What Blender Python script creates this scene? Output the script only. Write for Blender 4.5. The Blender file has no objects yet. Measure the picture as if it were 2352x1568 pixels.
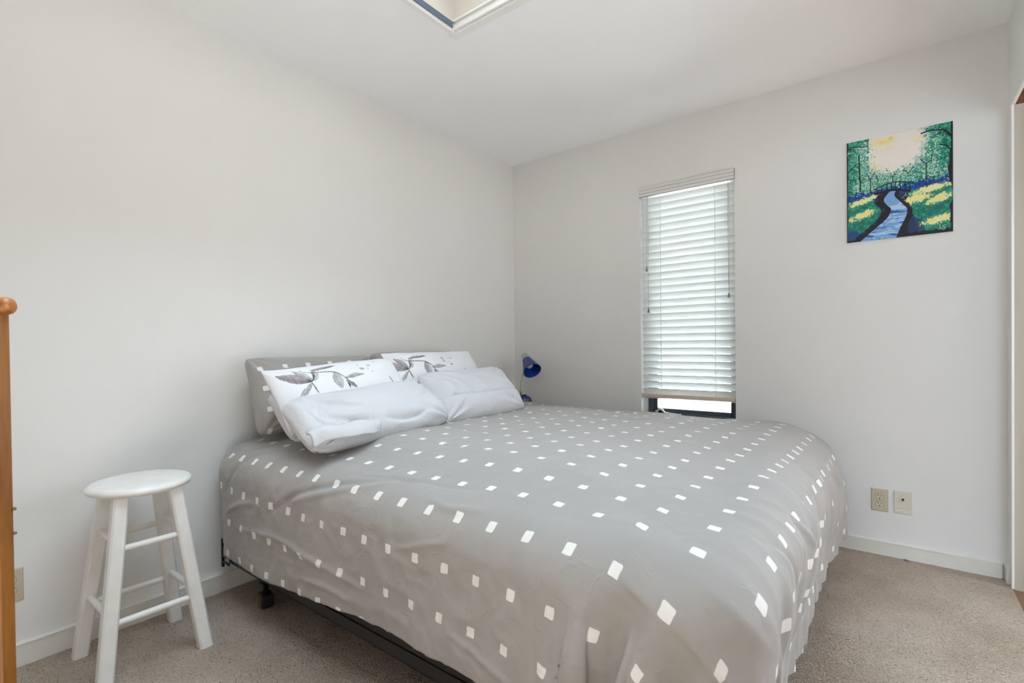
import bpy, bmesh, math, random
import numpy as np
from mathutils import Vector, Matrix
from math import sin, cos, pi, radians as R

random.seed(7)
rng = np.random.default_rng(11)
C = bpy.context.scene.collection
SC = bpy.context.scene

# ------------------------------------------------------------------ camera, world, exposure
CAM = Vector((2.4326, -3.2034, 1.10))
YAW, PITCH_C, ROLL = R(37.655), R(-0.576), R(-0.632)
cam_d = bpy.data.cameras.new('camera')
cam_d.sensor_width = 36.0
cam_d.lens = 1141 / 2352 * 36.0
cam_d.shift_x = 2.8 / 2352
cam_d.shift_y = 22.4 / 2352
cam_d.clip_start = 0.02
cam_d.dof.use_dof = True
cam_d.dof.focus_distance = 2.6
cam_d.dof.aperture_fstop = 5.0
cam = bpy.data.objects.new('camera', cam_d)
C.objects.link(cam)
_f = Vector((-sin(YAW) * cos(PITCH_C), cos(YAW) * cos(PITCH_C), sin(PITCH_C)))
_u = Vector((sin(YAW) * sin(PITCH_C), -cos(YAW) * sin(PITCH_C), cos(PITCH_C)))
_r = Vector((cos(YAW), sin(YAW), 0))
_r, _u = _r * cos(ROLL) + _u * sin(ROLL), _u * cos(ROLL) - _r * sin(ROLL)
cam.matrix_world = Matrix(((_r.x, _u.x, -_f.x, CAM.x), (_r.y, _u.y, -_f.y, CAM.y), (_r.z, _u.z, -_f.z, CAM.z), (0, 0, 0, 1)))
SC.camera = cam

SC.view_settings.view_transform = 'Standard'
SC.view_settings.look = 'None'
SC.view_settings.exposure = 0.25
SC.view_settings.gamma = 1.0
SC.view_settings.use_curve_mapping = False

SKY = 7.6
w = bpy.data.worlds.new('overcast_sky')
SC.world = w
w.use_nodes = True
bg = w.node_tree.nodes['Background']
bg.inputs['Color'].default_value = (0.735, 0.88, 1.0, 1)
bg.inputs['Strength'].default_value = SKY
w.cycles.sampling_method = 'AUTOMATIC'
SC.cycles.max_bounces = 14
SC.cycles.diffuse_bounces = 10
SC.cycles.transparent_max_bounces = 16
SC.cycles.sample_clamp_indirect = 8
SC.cycles.use_fast_gi = False
SC.cycles.caustics_reflective = False
SC.cycles.caustics_refractive = False


sun_l = bpy.data.lights.new('sun', 'SUN')
sun_l.energy = 38.0
sun_l.angle = R(1.2)
sun_l.color = (0.97, 0.985, 1.0)
sun = bpy.data.objects.new('sun', sun_l)
C.objects.link(sun)
_el, _az = R(62), R(17)          # sun beyond the back wall, a little to the left
sun.rotation_euler = Vector((sin(_az) * cos(_el), -cos(_az) * cos(_el), -sin(_el))).to_track_quat('-Z', 'Y').to_euler()


def portal(name, loc, direction, sx, sy):
    """sky portal at a real opening (guides sampling of the sky only, adds no light)"""
    l = bpy.data.lights.new(name, 'AREA')
    l.shape = 'RECTANGLE'
    l.size, l.size_y = sx, sy
    l.cycles.is_portal = True
    o = bpy.data.objects.new(name, l)
    C.objects.link(o)
    o.location = loc
    o.rotation_euler = Vector(direction).to_track_quat('-Z', 'Y').to_euler()
    return o


# room constants (corner of left and back wall at the origin)
RX, RY, H = 2.847, -4.3, 2.5517
WX0, WX1, WZ0, WZ1 = 1.075, 1.674, 0.60, 2.140       # window opening in the back wall
SX0, SX1, SY0, SY1 = 0.838, 2.34, -3.10, -1.527        # skylight opening
OPY0, OPY1, OPZ = -2.20, -0.115, 2.133                 # opening in the right wall
HX = 4.75                                             # far wall of the room beyond
portal('window_portal', ((WX0 + WX1) / 2, 0.20, (WZ0 + WZ1) / 2), (0, -1, 0), WX1 - WX0, WZ1 - WZ0)
portal('skylight_portal', ((SX0 + SX1) / 2, (SY0 + SY1) / 2, H + 0.52), (0, 0, -1), SX1 - SX0, SY1 - SY0)
portal('hall_window_portal', (3.75, RY - 0.10, 1.475), (0, 1, 0), 1.3, 1.35)


# ------------------------------------------------------------------ materials
def s2l(c):
    return tuple((x / 12.92 if x <= 0.04045 else ((x + 0.055) / 1.055) ** 2.4) for x in c)


def rgb(r, g, b):
    return s2l((r / 255, g / 255, b / 255)) + (1,)


class NT:
    def __init__(s, name):
        s.m = bpy.data.materials.new(name)
        s.m.use_nodes = True
        s.t = s.m.node_tree
        s.b = s.t.nodes['Principled BSDF']
        s.out = s.t.nodes['Material Output']

    def n(s, typ, **kw):
        nd = s.t.nodes.new(typ)
        for k, v in kw.items():
            if k.startswith('i_'):
                key = k[2:]
                key = int(key) if key.isdigit() else key.replace('_', ' ')
                nd.inputs[key].default_value = v
            else:
                setattr(nd, k, v)
        return nd

    def l(s, a, b):
        s.t.links.new(a, b)

    def math(s, op, a, b=None, c=None):
        nd = s.n('ShaderNodeMath', operation=op)
        for i, v in enumerate((a, b, c)):
            if v is None:
                continue
            if isinstance(v, (int, float)):
                nd.inputs[i].default_value = v
            else:
                s.l(v, nd.inputs[i])
        return nd.outputs[0]

    def mix(s, fac, a, b):
        nd = s.n('ShaderNodeMix', data_type='RGBA')
        for v, idx in ((fac, 0), (a, 6), (b, 7)):
            if isinstance(v, (int, float)):
                nd.inputs[idx].default_value = v
            elif isinstance(v, tuple):
                nd.inputs[idx].default_value = v
            else:
                s.l(v, nd.inputs[idx])
        return nd.outputs[2]

    def coord(s, kind='Object', scale=(1, 1, 1)):
        tc = s.n('ShaderNodeTexCoord')
        mp = s.n('ShaderNodeMapping')
        mp.inputs['Scale'].default_value = scale
        s.l(tc.outputs[kind], mp.inputs['Vector'])
        return mp.outputs[0]

    def noise(s, vec, scale, detail=3, rough=0.5):
        nd = s.n('ShaderNodeTexNoise')
        nd.inputs['Scale'].default_value = scale
        nd.inputs['Detail'].default_value = detail
        nd.inputs['Roughness'].default_value = rough
        s.l(vec, nd.inputs['Vector'])
        return nd.outputs['Fac']

    def ramp(s, fac, stops):
        nd = s.n('ShaderNodeValToRGB')
        el = nd.color_ramp.elements
        while len(el) < len(stops):
            el.new(0.5)
        for e, (p, c) in zip(el, stops):
            e.position = p
            e.color = c if len(c) == 4 else tuple(c) + (1,)
        s.l(fac, nd.inputs[0])
        return nd.outputs[0]

    def bump(s, h, strength, dist=0.01):
        nd = s.n('ShaderNodeBump')
        nd.inputs['Strength'].default_value = strength
        nd.inputs['Distance'].default_value = dist
        s.l(h, nd.inputs['Height'])
        s.l(nd.outputs[0], s.b.inputs['Normal'])


def plain(name, col, rough=0.5, metal=0.0, spec=0.5, var=0.0, vscale=8, bump=0.0, bscale=60, bdist=0.002, coat=0.0):
    m = NT(name)
    m.b.inputs['Roughness'].default_value = rough
    m.b.inputs['Metallic'].default_value = metal
    m.b.inputs['Specular IOR Level'].default_value = spec
    m.b.inputs['Coat Weight'].default_value = coat
    vec = m.coord()
    if var:
        f = m.noise(vec, vscale, 4)
        d = tuple(c * (1 - var) for c in col[:3]) + (1,)
        u = tuple(min(1, c * (1 + var)) for c in col[:3]) + (1,)
        m.l(m.ramp(f, [(0.3, d), (0.7, u)]), m.b.inputs['Base Color'])
    else:
        m.b.inputs['Base Color'].default_value = col
    if bump:
        m.bump(m.noise(vec, bscale, 4), bump, bdist)
    return m.m


M = {}
M['wall'] = plain('wall_paint', (0.785, 0.782, 0.772, 1), 0.72, spec=0.3, var=0.012, vscale=1.5, bump=0.12, bscale=160, bdist=0.001)
M['wall_back'] = M['wall']
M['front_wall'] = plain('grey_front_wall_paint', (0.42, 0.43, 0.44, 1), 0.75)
M['ceiling'] = plain('ceiling_paint', (0.92, 0.93, 0.935, 1), 0.8, spec=0.25, bump=0.12, bscale=120, bdist=0.001)
M['trim'] = plain('trim_paint', (0.76, 0.745, 0.70, 1), 0.42, var=0.03, vscale=9, bump=0.08, bscale=40)
M['white_trim'] = plain('white_gloss_paint', (0.86, 0.86, 0.85, 1), 0.35)
M['cream'] = plain('cream_shaft_paint', (0.60, 0.545, 0.475, 1), 0.7)
M['slate'] = plain('slate_blue_metal', (0.095, 0.13, 0.18, 1), 0.35, spec=0.6)
M['window_frame'] = plain('dark_window_paint', (0.058, 0.068, 0.082, 1), 0.38, var=0.15, vscale=14)
M['chrome'] = plain('pale_metal', (0.72, 0.72, 0.72, 1), 0.28, metal=0.9)
M['nickel'] = plain('brushed_nickel', (0.55, 0.54, 0.51, 1), 0.34, metal=0.85)
M['dark_metal'] = plain('dark_brown_metal', (0.022, 0.018, 0.016, 1), 0.45, metal=0.3, var=0.2, vscale=20)
M['black_plastic'] = plain('black_plastic', (0.012, 0.012, 0.014, 1), 0.4)
M['brass_edge'] = plain('dull_brass', (0.20, 0.13, 0.045, 1), 0.45, metal=0.6)
M['stool'] = plain('stool_white_paint', (0.78, 0.765, 0.74, 1), 0.38, var=0.04, vscale=22, bump=0.06, bscale=30)
M['beige_plastic'] = plain('beige_plastic', rgb(194, 186, 163), 0.4)
M['almond_plastic'] = plain('almond_plastic', rgb(206, 195, 172), 0.35)
M['cover_plastic'] = plain('pale_cover_plastic', rgb(214, 210, 198), 0.4)
M['slot'] = plain('dark_slot', (0.02, 0.017, 0.014, 1), 0.6)
M['mattress_blue'] = plain('blue_mattress_fabric', rgb(46, 66, 100), 0.85, bump=0.2, bscale=180)
M['box_fabric'] = plain('dark_box_spring_fabric', rgb(44, 38, 34), 0.9, bump=0.2, bscale=200)
M['cord'] = plain('grey_cord', (0.42, 0.41, 0.37, 1), 0.7)
M['white_cord'] = plain('white_cord', (0.80, 0.80, 0.78, 1), 0.7)
M['tassel'] = plain('grey_tassel', (0.20, 0.19, 0.17, 1), 0.45)
M['tan_rail'] = plain('tan_bottom_rail', rgb(196, 178, 158), 0.45, var=0.06, vscale=20)
M['valance'] = plain('pale_valance', (0.72, 0.715, 0.70, 1), 0.5)
M['groove'] = plain('valance_groove', (0.30, 0.295, 0.285, 1), 0.6)
M['canvas'] = plain('raw_canvas', (0.80, 0.78, 0.74, 1), 0.8, bump=0.2, bscale=300)
M['ground'] = plain('pale_concrete', (0.78, 0.775, 0.76, 1), 0.9, var=0.1, vscale=2)
M['outside_wall'] = plain('outside_stucco', (0.62, 0.60, 0.56, 1), 0.9)
M['bulb'] = plain('lamp_bulb_white', (0.85, 0.86, 0.88, 1), 0.25)


def mat_wood(name, c_dark, c_mid, c_light, rough=0.35, scale=(1, 1, 1), ring=14):
    m = NT(name)
    vec = m.coord('Object', scale)
    f = m.noise(vec, ring, 6, 0.6)
    f2 = m.noise(vec, ring * 6, 3, 0.5)
    f = m.math('ADD', m.math('MULTIPLY', f, 0.8), m.math('MULTIPLY', f2, 0.2))
    m.l(m.ramp(f, [(0.32, c_dark), (0.5, c_mid), (0.68, c_light)]), m.b.inputs['Base Color'])
    m.b.inputs['Roughness'].default_value = rough
    m.bump(f, 0.08, 0.002)
    return m.m


M['honey'] = mat_wood('honey_pine', rgb(104, 62, 24), rgb(140, 90, 36), rgb(166, 114, 52), 0.36, (1, 1, 0.12))
M['honey_rail'] = mat_wood('honey_pine_rail', rgb(104, 56, 20), rgb(148, 88, 38), rgb(192, 132, 76), 0.32, (0.15, 1, 1), 22)
M['brown_wood'] = mat_wood('raw_brown_wood', rgb(70, 40, 22), rgb(108, 64, 38), rgb(132, 84, 52), 0.6, (1, 0.15, 1))
M['grey_wood'] = mat_wood('washed_grey_wood', rgb(170, 163, 148), rgb(182, 176, 162), rgb(190, 184, 170), 0.6, (1, 1, 0.06), 10)
M['hall_floor'] = mat_wood('oak_floor', rgb(92, 66, 48), rgb(118, 88, 66), rgb(136, 104, 80), 0.4, (1, 0.1, 1))


def mat_carpet():
    m = NT('berber_carpet')
    vec = m.coord('Object', (1, 1, 1))
    # looped pile: small cells, dark gaps between loops
    mp = m.n('ShaderNodeMapping')
    m.l(vec, mp.inputs['Vector'])
    mp.inputs['Rotation'].default_value = (0, 0, R(8))
    mp.inputs['Scale'].default_value = (0.75, 1.25, 1)
    dis = m.n('ShaderNodeTexNoise')
    dis.inputs['Scale'].default_value = 45
    m.l(mp.outputs[0], dis.inputs['Vector'])
    add = m.n('ShaderNodeVectorMath', operation='MULTIPLY_ADD')
    m.l(dis.outputs['Color'], add.inputs[0])
    add.inputs[1].default_value = (0.018, 0.018, 0)
    m.l(mp.outputs[0], add.inputs[2])
    vo = m.n('ShaderNodeTexVoronoi', feature='F1')
    vo.inputs['Scale'].default_value = 225
    m.l(add.outputs[0], vo.inputs['Vector'])
    loops = vo.outputs['Distance']
    fl = m.noise(add.outputs[0], 150, 2, 0.6)
    big = m.noise(vec, 3.2, 3)
    base = m.ramp(big, [(0.32, rgb(184, 168, 152)), (0.68, rgb(204, 190, 176))])
    per = m.ramp(vo.outputs['Color'], [(0.1, (0.80, 0.79, 0.78)), (0.9, (1, 1, 1))])
    mul = m.n('ShaderNodeMix', data_type='RGBA', blend_type='MULTIPLY')
    mul.inputs[0].default_value = 1
    m.l(base, mul.inputs[6])
    m.l(per, mul.inputs[7])
    # dark flecks where loops part
    ff = m.math('MULTIPLY', m.ramp(fl, [(0.54, (0, 0, 0)), (0.68, (1, 1, 1))]), m.ramp(loops, [(0.35, (0, 0, 0)), (0.75, (1, 1, 1))]))
    col = m.mix(ff, mul.outputs[2], rgb(92, 76, 64))
    m.l(col, m.b.inputs['Base Color'])
    m.b.inputs['Roughness'].default_value = 0.95
    m.b.inputs['Specular IOR Level'].default_value = 0.1
    h = m.math('SUBTRACT', m.math('MULTIPLY', loops, -1.0), m.math('MULTIPLY', fl, 0.8))
    m.bump(h, 0.9, 0.006)
    return m.m


M['carpet'] = mat_carpet()


def mat_translucent(name, col, tcol, fac):
    m = NT(name)
    m.b.inputs['Base Color'].default_value = col
    m.b.inputs['Roughness'].default_value = 0.45
    tr = m.n('ShaderNodeBsdfTranslucent')
    tr.inputs['Color'].default_value = tcol
    mx = m.n('ShaderNodeMixShader')
    mx.inputs[0].default_value = fac
    m.l(m.b.outputs[0], mx.inputs[1])
    m.l(tr.outputs[0], mx.inputs[2])
    m.l(mx.outputs[0], m.out.inputs[0])
    return m.m


M['slat'] = mat_translucent('white_vinyl_slat', (0.82, 0.82, 0.80, 1), (0.88, 0.90, 0.88, 1), 0.22)


def mat_glass(name, tint, gloss=0.06):
    m = NT(name)
    t = m.n('ShaderNodeBsdfTransparent')
    t.inputs['Color'].default_value = tint
    g = m.n('ShaderNodeBsdfGlossy')
    g.inputs['Roughness'].default_value = 0.02
    fr = m.n('ShaderNodeFresnel')
    fr.inputs['IOR'].default_value = 1.45
    mx = m.n('ShaderNodeMixShader')
    m.l(fr.outputs[0], mx.inputs[0])
    m.l(t.outputs[0], mx.inputs[1])
    m.l(g.outputs[0], mx.inputs[2])
    m.l(mx.outputs[0], m.out.inputs[0])
    return m.m


M['glass'] = mat_glass('clear_pane', (0.97, 0.98, 0.98, 1))
M['lamp_blue'] = mat_translucent('blue_lamp_plastic', rgb(62, 70, 128), rgb(20, 70, 190), 0.12)  # blue plastic with its glossy grey-lavender reflection put into the colour
M['lamp_lining'] = plain('blue_shade_lining', rgb(6, 58, 150), 0.4)
M['lamp_blue_base'] = plain('blue_lamp_base', rgb(20, 50, 112), 0.15, spec=0.6, coat=0.5)
M['lamp_grey'] = plain('grey_lamp_cap', rgb(170, 170, 164), 0.4)


def fabric_bump(m, vec, weave=900, wr=0.25, crease=0.0):
    a = m.noise(vec, 22, 2, 0.5)
    b = m.noise(vec, weave, 1)
    h = m.math('ADD', m.math('MULTIPLY', a, 0.9), m.math('MULTIPLY', b, 0.03))
    if crease:
        # thin pressed creases: sharp lines where a soft noise crosses its middle, only in places
        for sc, k in ((4.5, 1.6), (11.0, 0.8)):
            n_ = m.n('ShaderNodeTexNoise')
            n_.inputs['Scale'].default_value = sc
            n_.inputs['Detail'].default_value = 2
            n_.inputs['Distortion'].default_value = 0.6
            m.l(vec, n_.inputs['Vector'])
            d_ = m.math('ABSOLUTE', m.math('SUBTRACT', n_.outputs['Fac'], 0.5))
            line = m.math('SUBTRACT', 1.0, m.math('MINIMUM', m.math('MULTIPLY', d_, 26.0 / k), 1.0))
            msk = m.ramp(m.noise(vec, sc * 0.7, 1), [(0.46, (0, 0, 0)), (0.62, (1, 1, 1))])
            h = m.math('ADD', h, m.math('MULTIPLY', m.math('MULTIPLY', line, msk), 0.38 * crease))
    m.bump(h, wr, 0.012)


SP = 0.117


def mat_dotted(name, base, mark, sp=(SP, SP), sx=0.0248, sy=0.0258, off=(0, 0), rot=0.0, skew=0.0, wr=0.2):
    """grey cotton with small printed squares laid out in UV metres"""
    m = NT(name)
    tc = m.n('ShaderNodeTexCoord')
    mp = m.n('ShaderNodeMapping')
    m.l(tc.outputs['UV'], mp.inputs['Vector'])
    mp.inputs['Location'].default_value = (off[0], off[1], 0)
    mp.inputs['Rotation'].default_value = (0, 0, rot)
    # hand printed wobble of the square edges
    wob = m.n('ShaderNodeTexNoise')
    wob.inputs['Scale'].default_value = 60
    m.l(mp.outputs[0], wob.inputs['Vector'])
    ma = m.n('ShaderNodeVectorMath', operation='MULTIPLY_ADD')
    m.l(wob.outputs['Color'], ma.inputs[0])
    ma.inputs[1].default_value = (0.004, 0.004, 0)
    m.l(mp.outputs[0], ma.inputs[2])
    sep = m.n('ShaderNodeSeparateXYZ')
    m.l(ma.outputs[0], sep.inputs[0])
    def side(v, half, p):
        f = m.math('FRACT', m.math('DIVIDE', v, p))
        d = m.math('MULTIPLY', m.math('ABSOLUTE', m.math('SUBTRACT', f, 0.5)), p)
        return m.math('DIVIDE', d, half)
    X = side(sep.outputs[0], sx / 2, sp[0])
    Y = side(sep.outputs[1], sy / 2, sp[1])
    # rounded square: x^6 + y^6 < 1
    r = m.math('ADD', m.math('POWER', X, 8.0), m.math('POWER', Y, 8.0))
    fac = m.math('LESS_THAN', r, 1.0)
    f = m.noise(mp.outputs[0], 2.2, 3)
    b1 = tuple(c * 0.97 for c in base[:3]) + (1,)
    b2 = tuple(c * 1.03 for c in base[:3]) + (1,)
    bc = m.ramp(f, [(0.3, b1), (0.7, b2)])
    m.l(m.mix(fac, bc, mark), m.b.inputs['Base Color'])
    m.b.inputs['Roughness'].default_value = 0.75
    m.b.inputs['Specular IOR Level'].default_value = 0.3
    m.b.inputs['Sheen Weight'].default_value = 0.15
    fabric_bump(m, mp.outputs[0], 900, wr, 1.0)
    return m.m


GREY = (0.335, 0.318, 0.302, 1)
MARK = (0.76, 0.74, 0.715, 1)
M['duvet'] = mat_dotted('grey_square_print_cotton', GREY, MARK, sp=(0.1145, 0.1285), off=(0.033, -0.015), wr=0.24)
M['grey_pillow'] = mat_dotted('grey_square_print_pillowcase', GREY, MARK, sp=(0.117, 0.108), off=(0.0225, 0.033), wr=0.25)


def mat_cotton(name, col, wr=0.3):
    m = NT(name)
    m.b.inputs['Base Color'].default_value = col
    m.b.inputs['Roughness'].default_value = 0.8
    m.b.inputs['Specular IOR Level'].default_value = 0.25
    m.b.inputs['Sheen Weight'].default_value = 0.1
    fabric_bump(m, m.coord('Object'), 1200, wr, 0.6)
    return m.m


M['white_cotton'] = mat_cotton('white_cotton', (0.565, 0.57, 0.59, 1), 0.4)
M['grey_cotton'] = mat_cotton('plain_grey_cotton', GREY, 0.3)


def mat_vcol(name, rough=0.75, wr=0.2, bs=26, bd=0.012):
    m = NT(name)
    a = m.n('ShaderNodeAttribute', attribute_name='Col')
    m.l(a.outputs['Color'], m.b.inputs['Base Color'])
    m.b.inputs['Roughness'].default_value = rough
    m.b.inputs['Specular IOR Level'].default_value = 0.3
    m.bump(m.noise(m.coord('Object'), bs, 5, 0.6), wr, bd)
    return m.m


M['floral'] = mat_vcol('floral_print_cotton', 0.8, 0.3)
M['acrylic'] = mat_vcol('acrylic_paint', 0.38, 0.35, 180, 0.003)


# ------------------------------------------------------------------ mesh helpers
class MB:
    """collects shapes into one mesh"""
    def __init__(s):
        s.bm = bmesh.new()

    def box(s, x0, x1, y0, y1, z0, z1, bevel=0.0, seg=2, mat=None):
        b = bmesh.new()
        bmesh.ops.create_cube(b, size=1)
        for v in b.verts:
            v.co = Vector((x0 + (v.co.x + .5) * (x1 - x0), y0 + (v.co.y + .5) * (y1 - y0), z0 + (v.co.z + .5) * (z1 - z0)))
        if bevel:
            bmesh.ops.bevel(b, geom=b.edges[:], offset=bevel, segments=seg, profile=0.6, affect='EDGES')
        if mat is not None:
            b.transform(mat)
        s.add(b)
        return s

    def add(s, b):
        me = bpy.data.meshes.new('tmp')
        b.to_mesh(me)
        b.free()
        s.bm.from_mesh(me)
        bpy.data.meshes.remove(me)

    def lathe(s, prof, n=32, mat=None, smooth=True):
        """prof: list of (r, z)"""
        b = bmesh.new()
        rings = []
        for r, z in prof:
            if r < 1e-6:
                rings.append([b.verts.new((0, 0, z))])
            else:
                rings.append([b.verts.new((r * cos(2 * pi * i / n), r * sin(2 * pi * i / n), z)) for i in range(n)])
        for a, c in zip(rings[:-1], rings[1:]):
            for i in range(n):
                j = (i + 1) % n
                if len(a) == 1 and len(c) == 1:
                    continue
                if len(a) == 1:
                    f = b.faces.new((a[0], c[j], c[i]))
                elif len(c) == 1:
                    f = b.faces.new((a[i], a[j], c[0]))
                else:
                    f = b.faces.new((a[i], a[j], c[j], c[i]))
                f.smooth = smooth
        if len(rings[0]) > 1:
            pass
        bmesh.ops.recalc_face_normals(b, faces=b.faces[:])
        if mat is not None:
            b.transform(mat)
        s.add(b)
        return s

    def tube(s, pts, r, n=10, caps=True):
        b = bmesh.new()
        pts = [Vector(p) for p in pts]
        rr = r if isinstance(r, (list, tuple)) else [r] * len(pts)
        prev = None
        up = Vector((0, 0, 1))
        rings = []
        for i, p in enumerate(pts):
            t = (pts[min(i + 1, len(pts) - 1)] - pts[max(i - 1, 0)]).normalized()
            if prev is None:
                a = t.cross(up if abs(t.z) < 0.9 else Vector((1, 0, 0))).normalized()
            else:
                a = (prev - t * prev.dot(t)).normalized()
            prev = a
            c = t.cross(a)
            rings.append([b.verts.new(p + (a * cos(2 * pi * k / n) + c * sin(2 * pi * k / n)) * rr[i]) for k in range(n)])
        for A, B in zip(rings[:-1], rings[1:]):
            for k in range(n):
                f = b.faces.new((A[k], A[(k + 1) % n], B[(k + 1) % n], B[k]))
                f.smooth = True
        if caps:
            b.faces.new(rings[0][::-1])
            b.faces.new(rings[-1])
        bmesh.ops.recalc_face_normals(b, faces=b.faces[:])
        s.add(b)
        return s

    def prism(s, poly, z0, z1, mat=None, smooth=False):
        """extrude a polygon (x, y) from z0 to z1"""
        b = bmesh.new()
        lo = [b.verts.new((x, y, z0)) for x, y in poly]
        hi = [b.verts.new((x, y, z1)) for x, y in poly]
        n = len(poly)
        b.faces.new(lo[::-1])
        b.faces.new(hi)
        for i in range(n):
            f = b.faces.new((lo[i], lo[(i + 1) % n], hi[(i + 1) % n], hi[i]))
            f.smooth = smooth
        bmesh.ops.recalc_face_normals(b, faces=b.faces[:])
        if mat is not None:
            b.transform(mat)
        s.add(b)
        return s

    def build(s, name, mat, parent=None, loc=None):
        me = bpy.data.meshes.new(name)
        s.bm.to_mesh(me)
        s.bm.free()
        me.materials.append(mat)
        return link(name, me, parent, loc)


def link(name, me, parent=None, loc=None):
    o = bpy.data.objects.new(name, me)
    C.objects.link(o)
    if parent is not None:
        o.parent = parent
    if loc is not None:
        o.location = loc
    return o


def empty(name, loc=(0, 0, 0), rz=0.0):
    o = bpy.data.objects.new(name, None)
    C.objects.link(o)
    o.location = loc
    o.rotation_euler = (0, 0, rz)
    o.empty_display_size = 0.1
    return o


def tag(o, label=None, cat=None, group=None, kind=None):
    if label:
        o['label'] = label
    if cat:
        o['category'] = cat
    if group:
        o['group'] = group
    if kind:
        o['kind'] = kind
    return o


def struct(o, label=None):
    o['kind'] = 'structure'
    if label:
        o['label'] = label
    return o


def grid_mesh(name, P, mat, uv=None, col=None, wrap_u=False, smooth=True):
    """P: (nu, nv, 3) array -> mesh of quads"""
    nu, nv, _ = P.shape
    idx = np.arange(nu * nv).reshape(nu, nv)
    a = idx[:-1, :-1].ravel()
    b = idx[1:, :-1].ravel()
    c = idx[1:, 1:].ravel()
    d = idx[:-1, 1:].ravel()
    F = np.stack([a, b, c, d], 1)
    me = bpy.data.meshes.new(name)
    me.from_pydata(P.reshape(-1, 3).tolist(), [], F.tolist())
    if smooth:
        me.polygons.foreach_set('use_smooth', np.ones(len(F), bool))
    if uv is not None:
        ul = me.uv_layers.new(name='UVMap')
        ul.data.foreach_set('uv', uv.reshape(-1, 2)[F.ravel()].astype(np.float32).ravel())
    if col is not None:
        ca = me.color_attributes.new('Col', 'FLOAT_COLOR', 'POINT')
        cc = np.concatenate([col.reshape(-1, 3), np.ones((nu * nv, 1))], 1).astype(np.float32)
        ca.data.foreach_set('color', cc.ravel())
    me.materials.append(mat)
    me.update()
    return me


def smooth_noise(shape, cells, seed):
    """bicubic-ish value noise on a grid, range about -1..1"""
    g = np.random.default_rng(seed)
    nu, nv = cells
    G = g.uniform(-1, 1, (nu + 3, nv + 3))
    def interp(n, c):
        t = np.linspace(0, c - 1e-6, n)
        i = t.astype(int)
        f = t - i
        return i, f * f * (3 - 2 * f)
    iu, fu = interp(shape[0], nu)
    iv, fv = interp(shape[1], nv)
    A = G[iu][:, iv]
    B = G[iu + 1][:, iv]
    Cc = G[iu][:, iv + 1]
    D = G[iu + 1][:, iv + 1]
    fu = fu[:, None]
    fv = fv[None, :]
    return (A * (1 - fu) + B * fu) * (1 - fv) + (Cc * (1 - fu) + D * fu) * fv


# ------------------------------------------------------------------ room shell
T = 0.12
# floor: carpet slab ends at the right wall plane
struct(MB().box(-T, RX, RY - T, 0, -0.06, 0.0).build('floor', M['carpet']), 'beige looped berber carpet')
struct(MB().box(-T, 0, RY - T, T, -0.06, H).build('wall_left', M['wall']))
b = MB()
D = 0.17
b.box(0, WX0, 0, D, 0, H)
b.box(WX1, RX + 0.2, 0, D, 0, H)
b.box(WX0, WX1, 0, D, 0, WZ0)
b.box(WX0, WX1, 0, D, WZ1, H)
struct(b.build('wall_back', M['wall_back']))
RT = 0.075
b = MB()
b.box(RX, RX + 0.005, OPY1 + 0.012, 0, 0, OPZ + 0.08)
b.box(RX + 0.005, RX + RT, OPY1 + 0.026, 0, 0, OPZ)
b.box(RX, RX + RT, OPY0, 0.17, OPZ + 0.08, H)
b.box(RX, RX + 0.005, OPY0, OPY1 + 0.012, OPZ + 0.012, OPZ + 0.08)
b.box(RX, RX + RT, RY - T, OPY0, 0, H)
struct(b.build('wall_right', M['wall']))
b = MB()
b.box(0, RX, RY - T, RY, 0, H)
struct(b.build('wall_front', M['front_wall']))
HW0, HW1, HZ0, HZ1 = 3.10, 4.40, 0.80, 2.15  # added unseen window, placed to send daylight obliquely onto the back wall
b = MB()
b.box(RX, HW0, RY - T, RY, 0, H)
b.box(HW1, HX, RY - T, RY, 0, H)
b.box(HW0, HW1, RY - T, RY, 0, HZ0)
b.box(HW0, HW1, RY - T, RY, HZ1, H)
struct(b.build('wall_hall_front', M['wall']))
b = MB()
b.box(-T, SX0, RY - T, 0.15, H, H + 0.10)
b.box(SX1, HX + T, RY - T, 0.15, H, H + 0.10)
b.box(SX0, SX1, RY - T, SY0, H, H + 0.10)
b.box(SX0, SX1, SY1, 0.15, H, H + 0.10)
struct(b.build('ceiling', M['ceiling']))

# room beyond the right-hand opening
struct(MB().box(RX, HX + T, RY - T, 0.15, -0.06, -0.004).build('floor_hall', M['hall_floor']), 'brown wood floor beyond the opening')
struct(MB().box(HX, HX + T, RY - T, 0.17, 0, H).build('wall_hall', M['wall']))
b = MB()
t_ = 0.05
b.box(HW0, HW0 + t_, RY - 0.08, RY - 0.04, HZ0, HZ1)
b.box(HW1 - t_, HW1, RY - 0.08, RY - 0.04, HZ0, HZ1)
b.box(HW0 + t_, HW1 - t_, RY - 0.08, RY - 0.04, HZ0, HZ0 + t_)
b.box(HW0 + t_, HW1 - t_, RY - 0.08, RY - 0.04, HZ1 - t_, HZ1)
struct(b.build('window_3', M['white_trim']), 'hall window outside the view')

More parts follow.
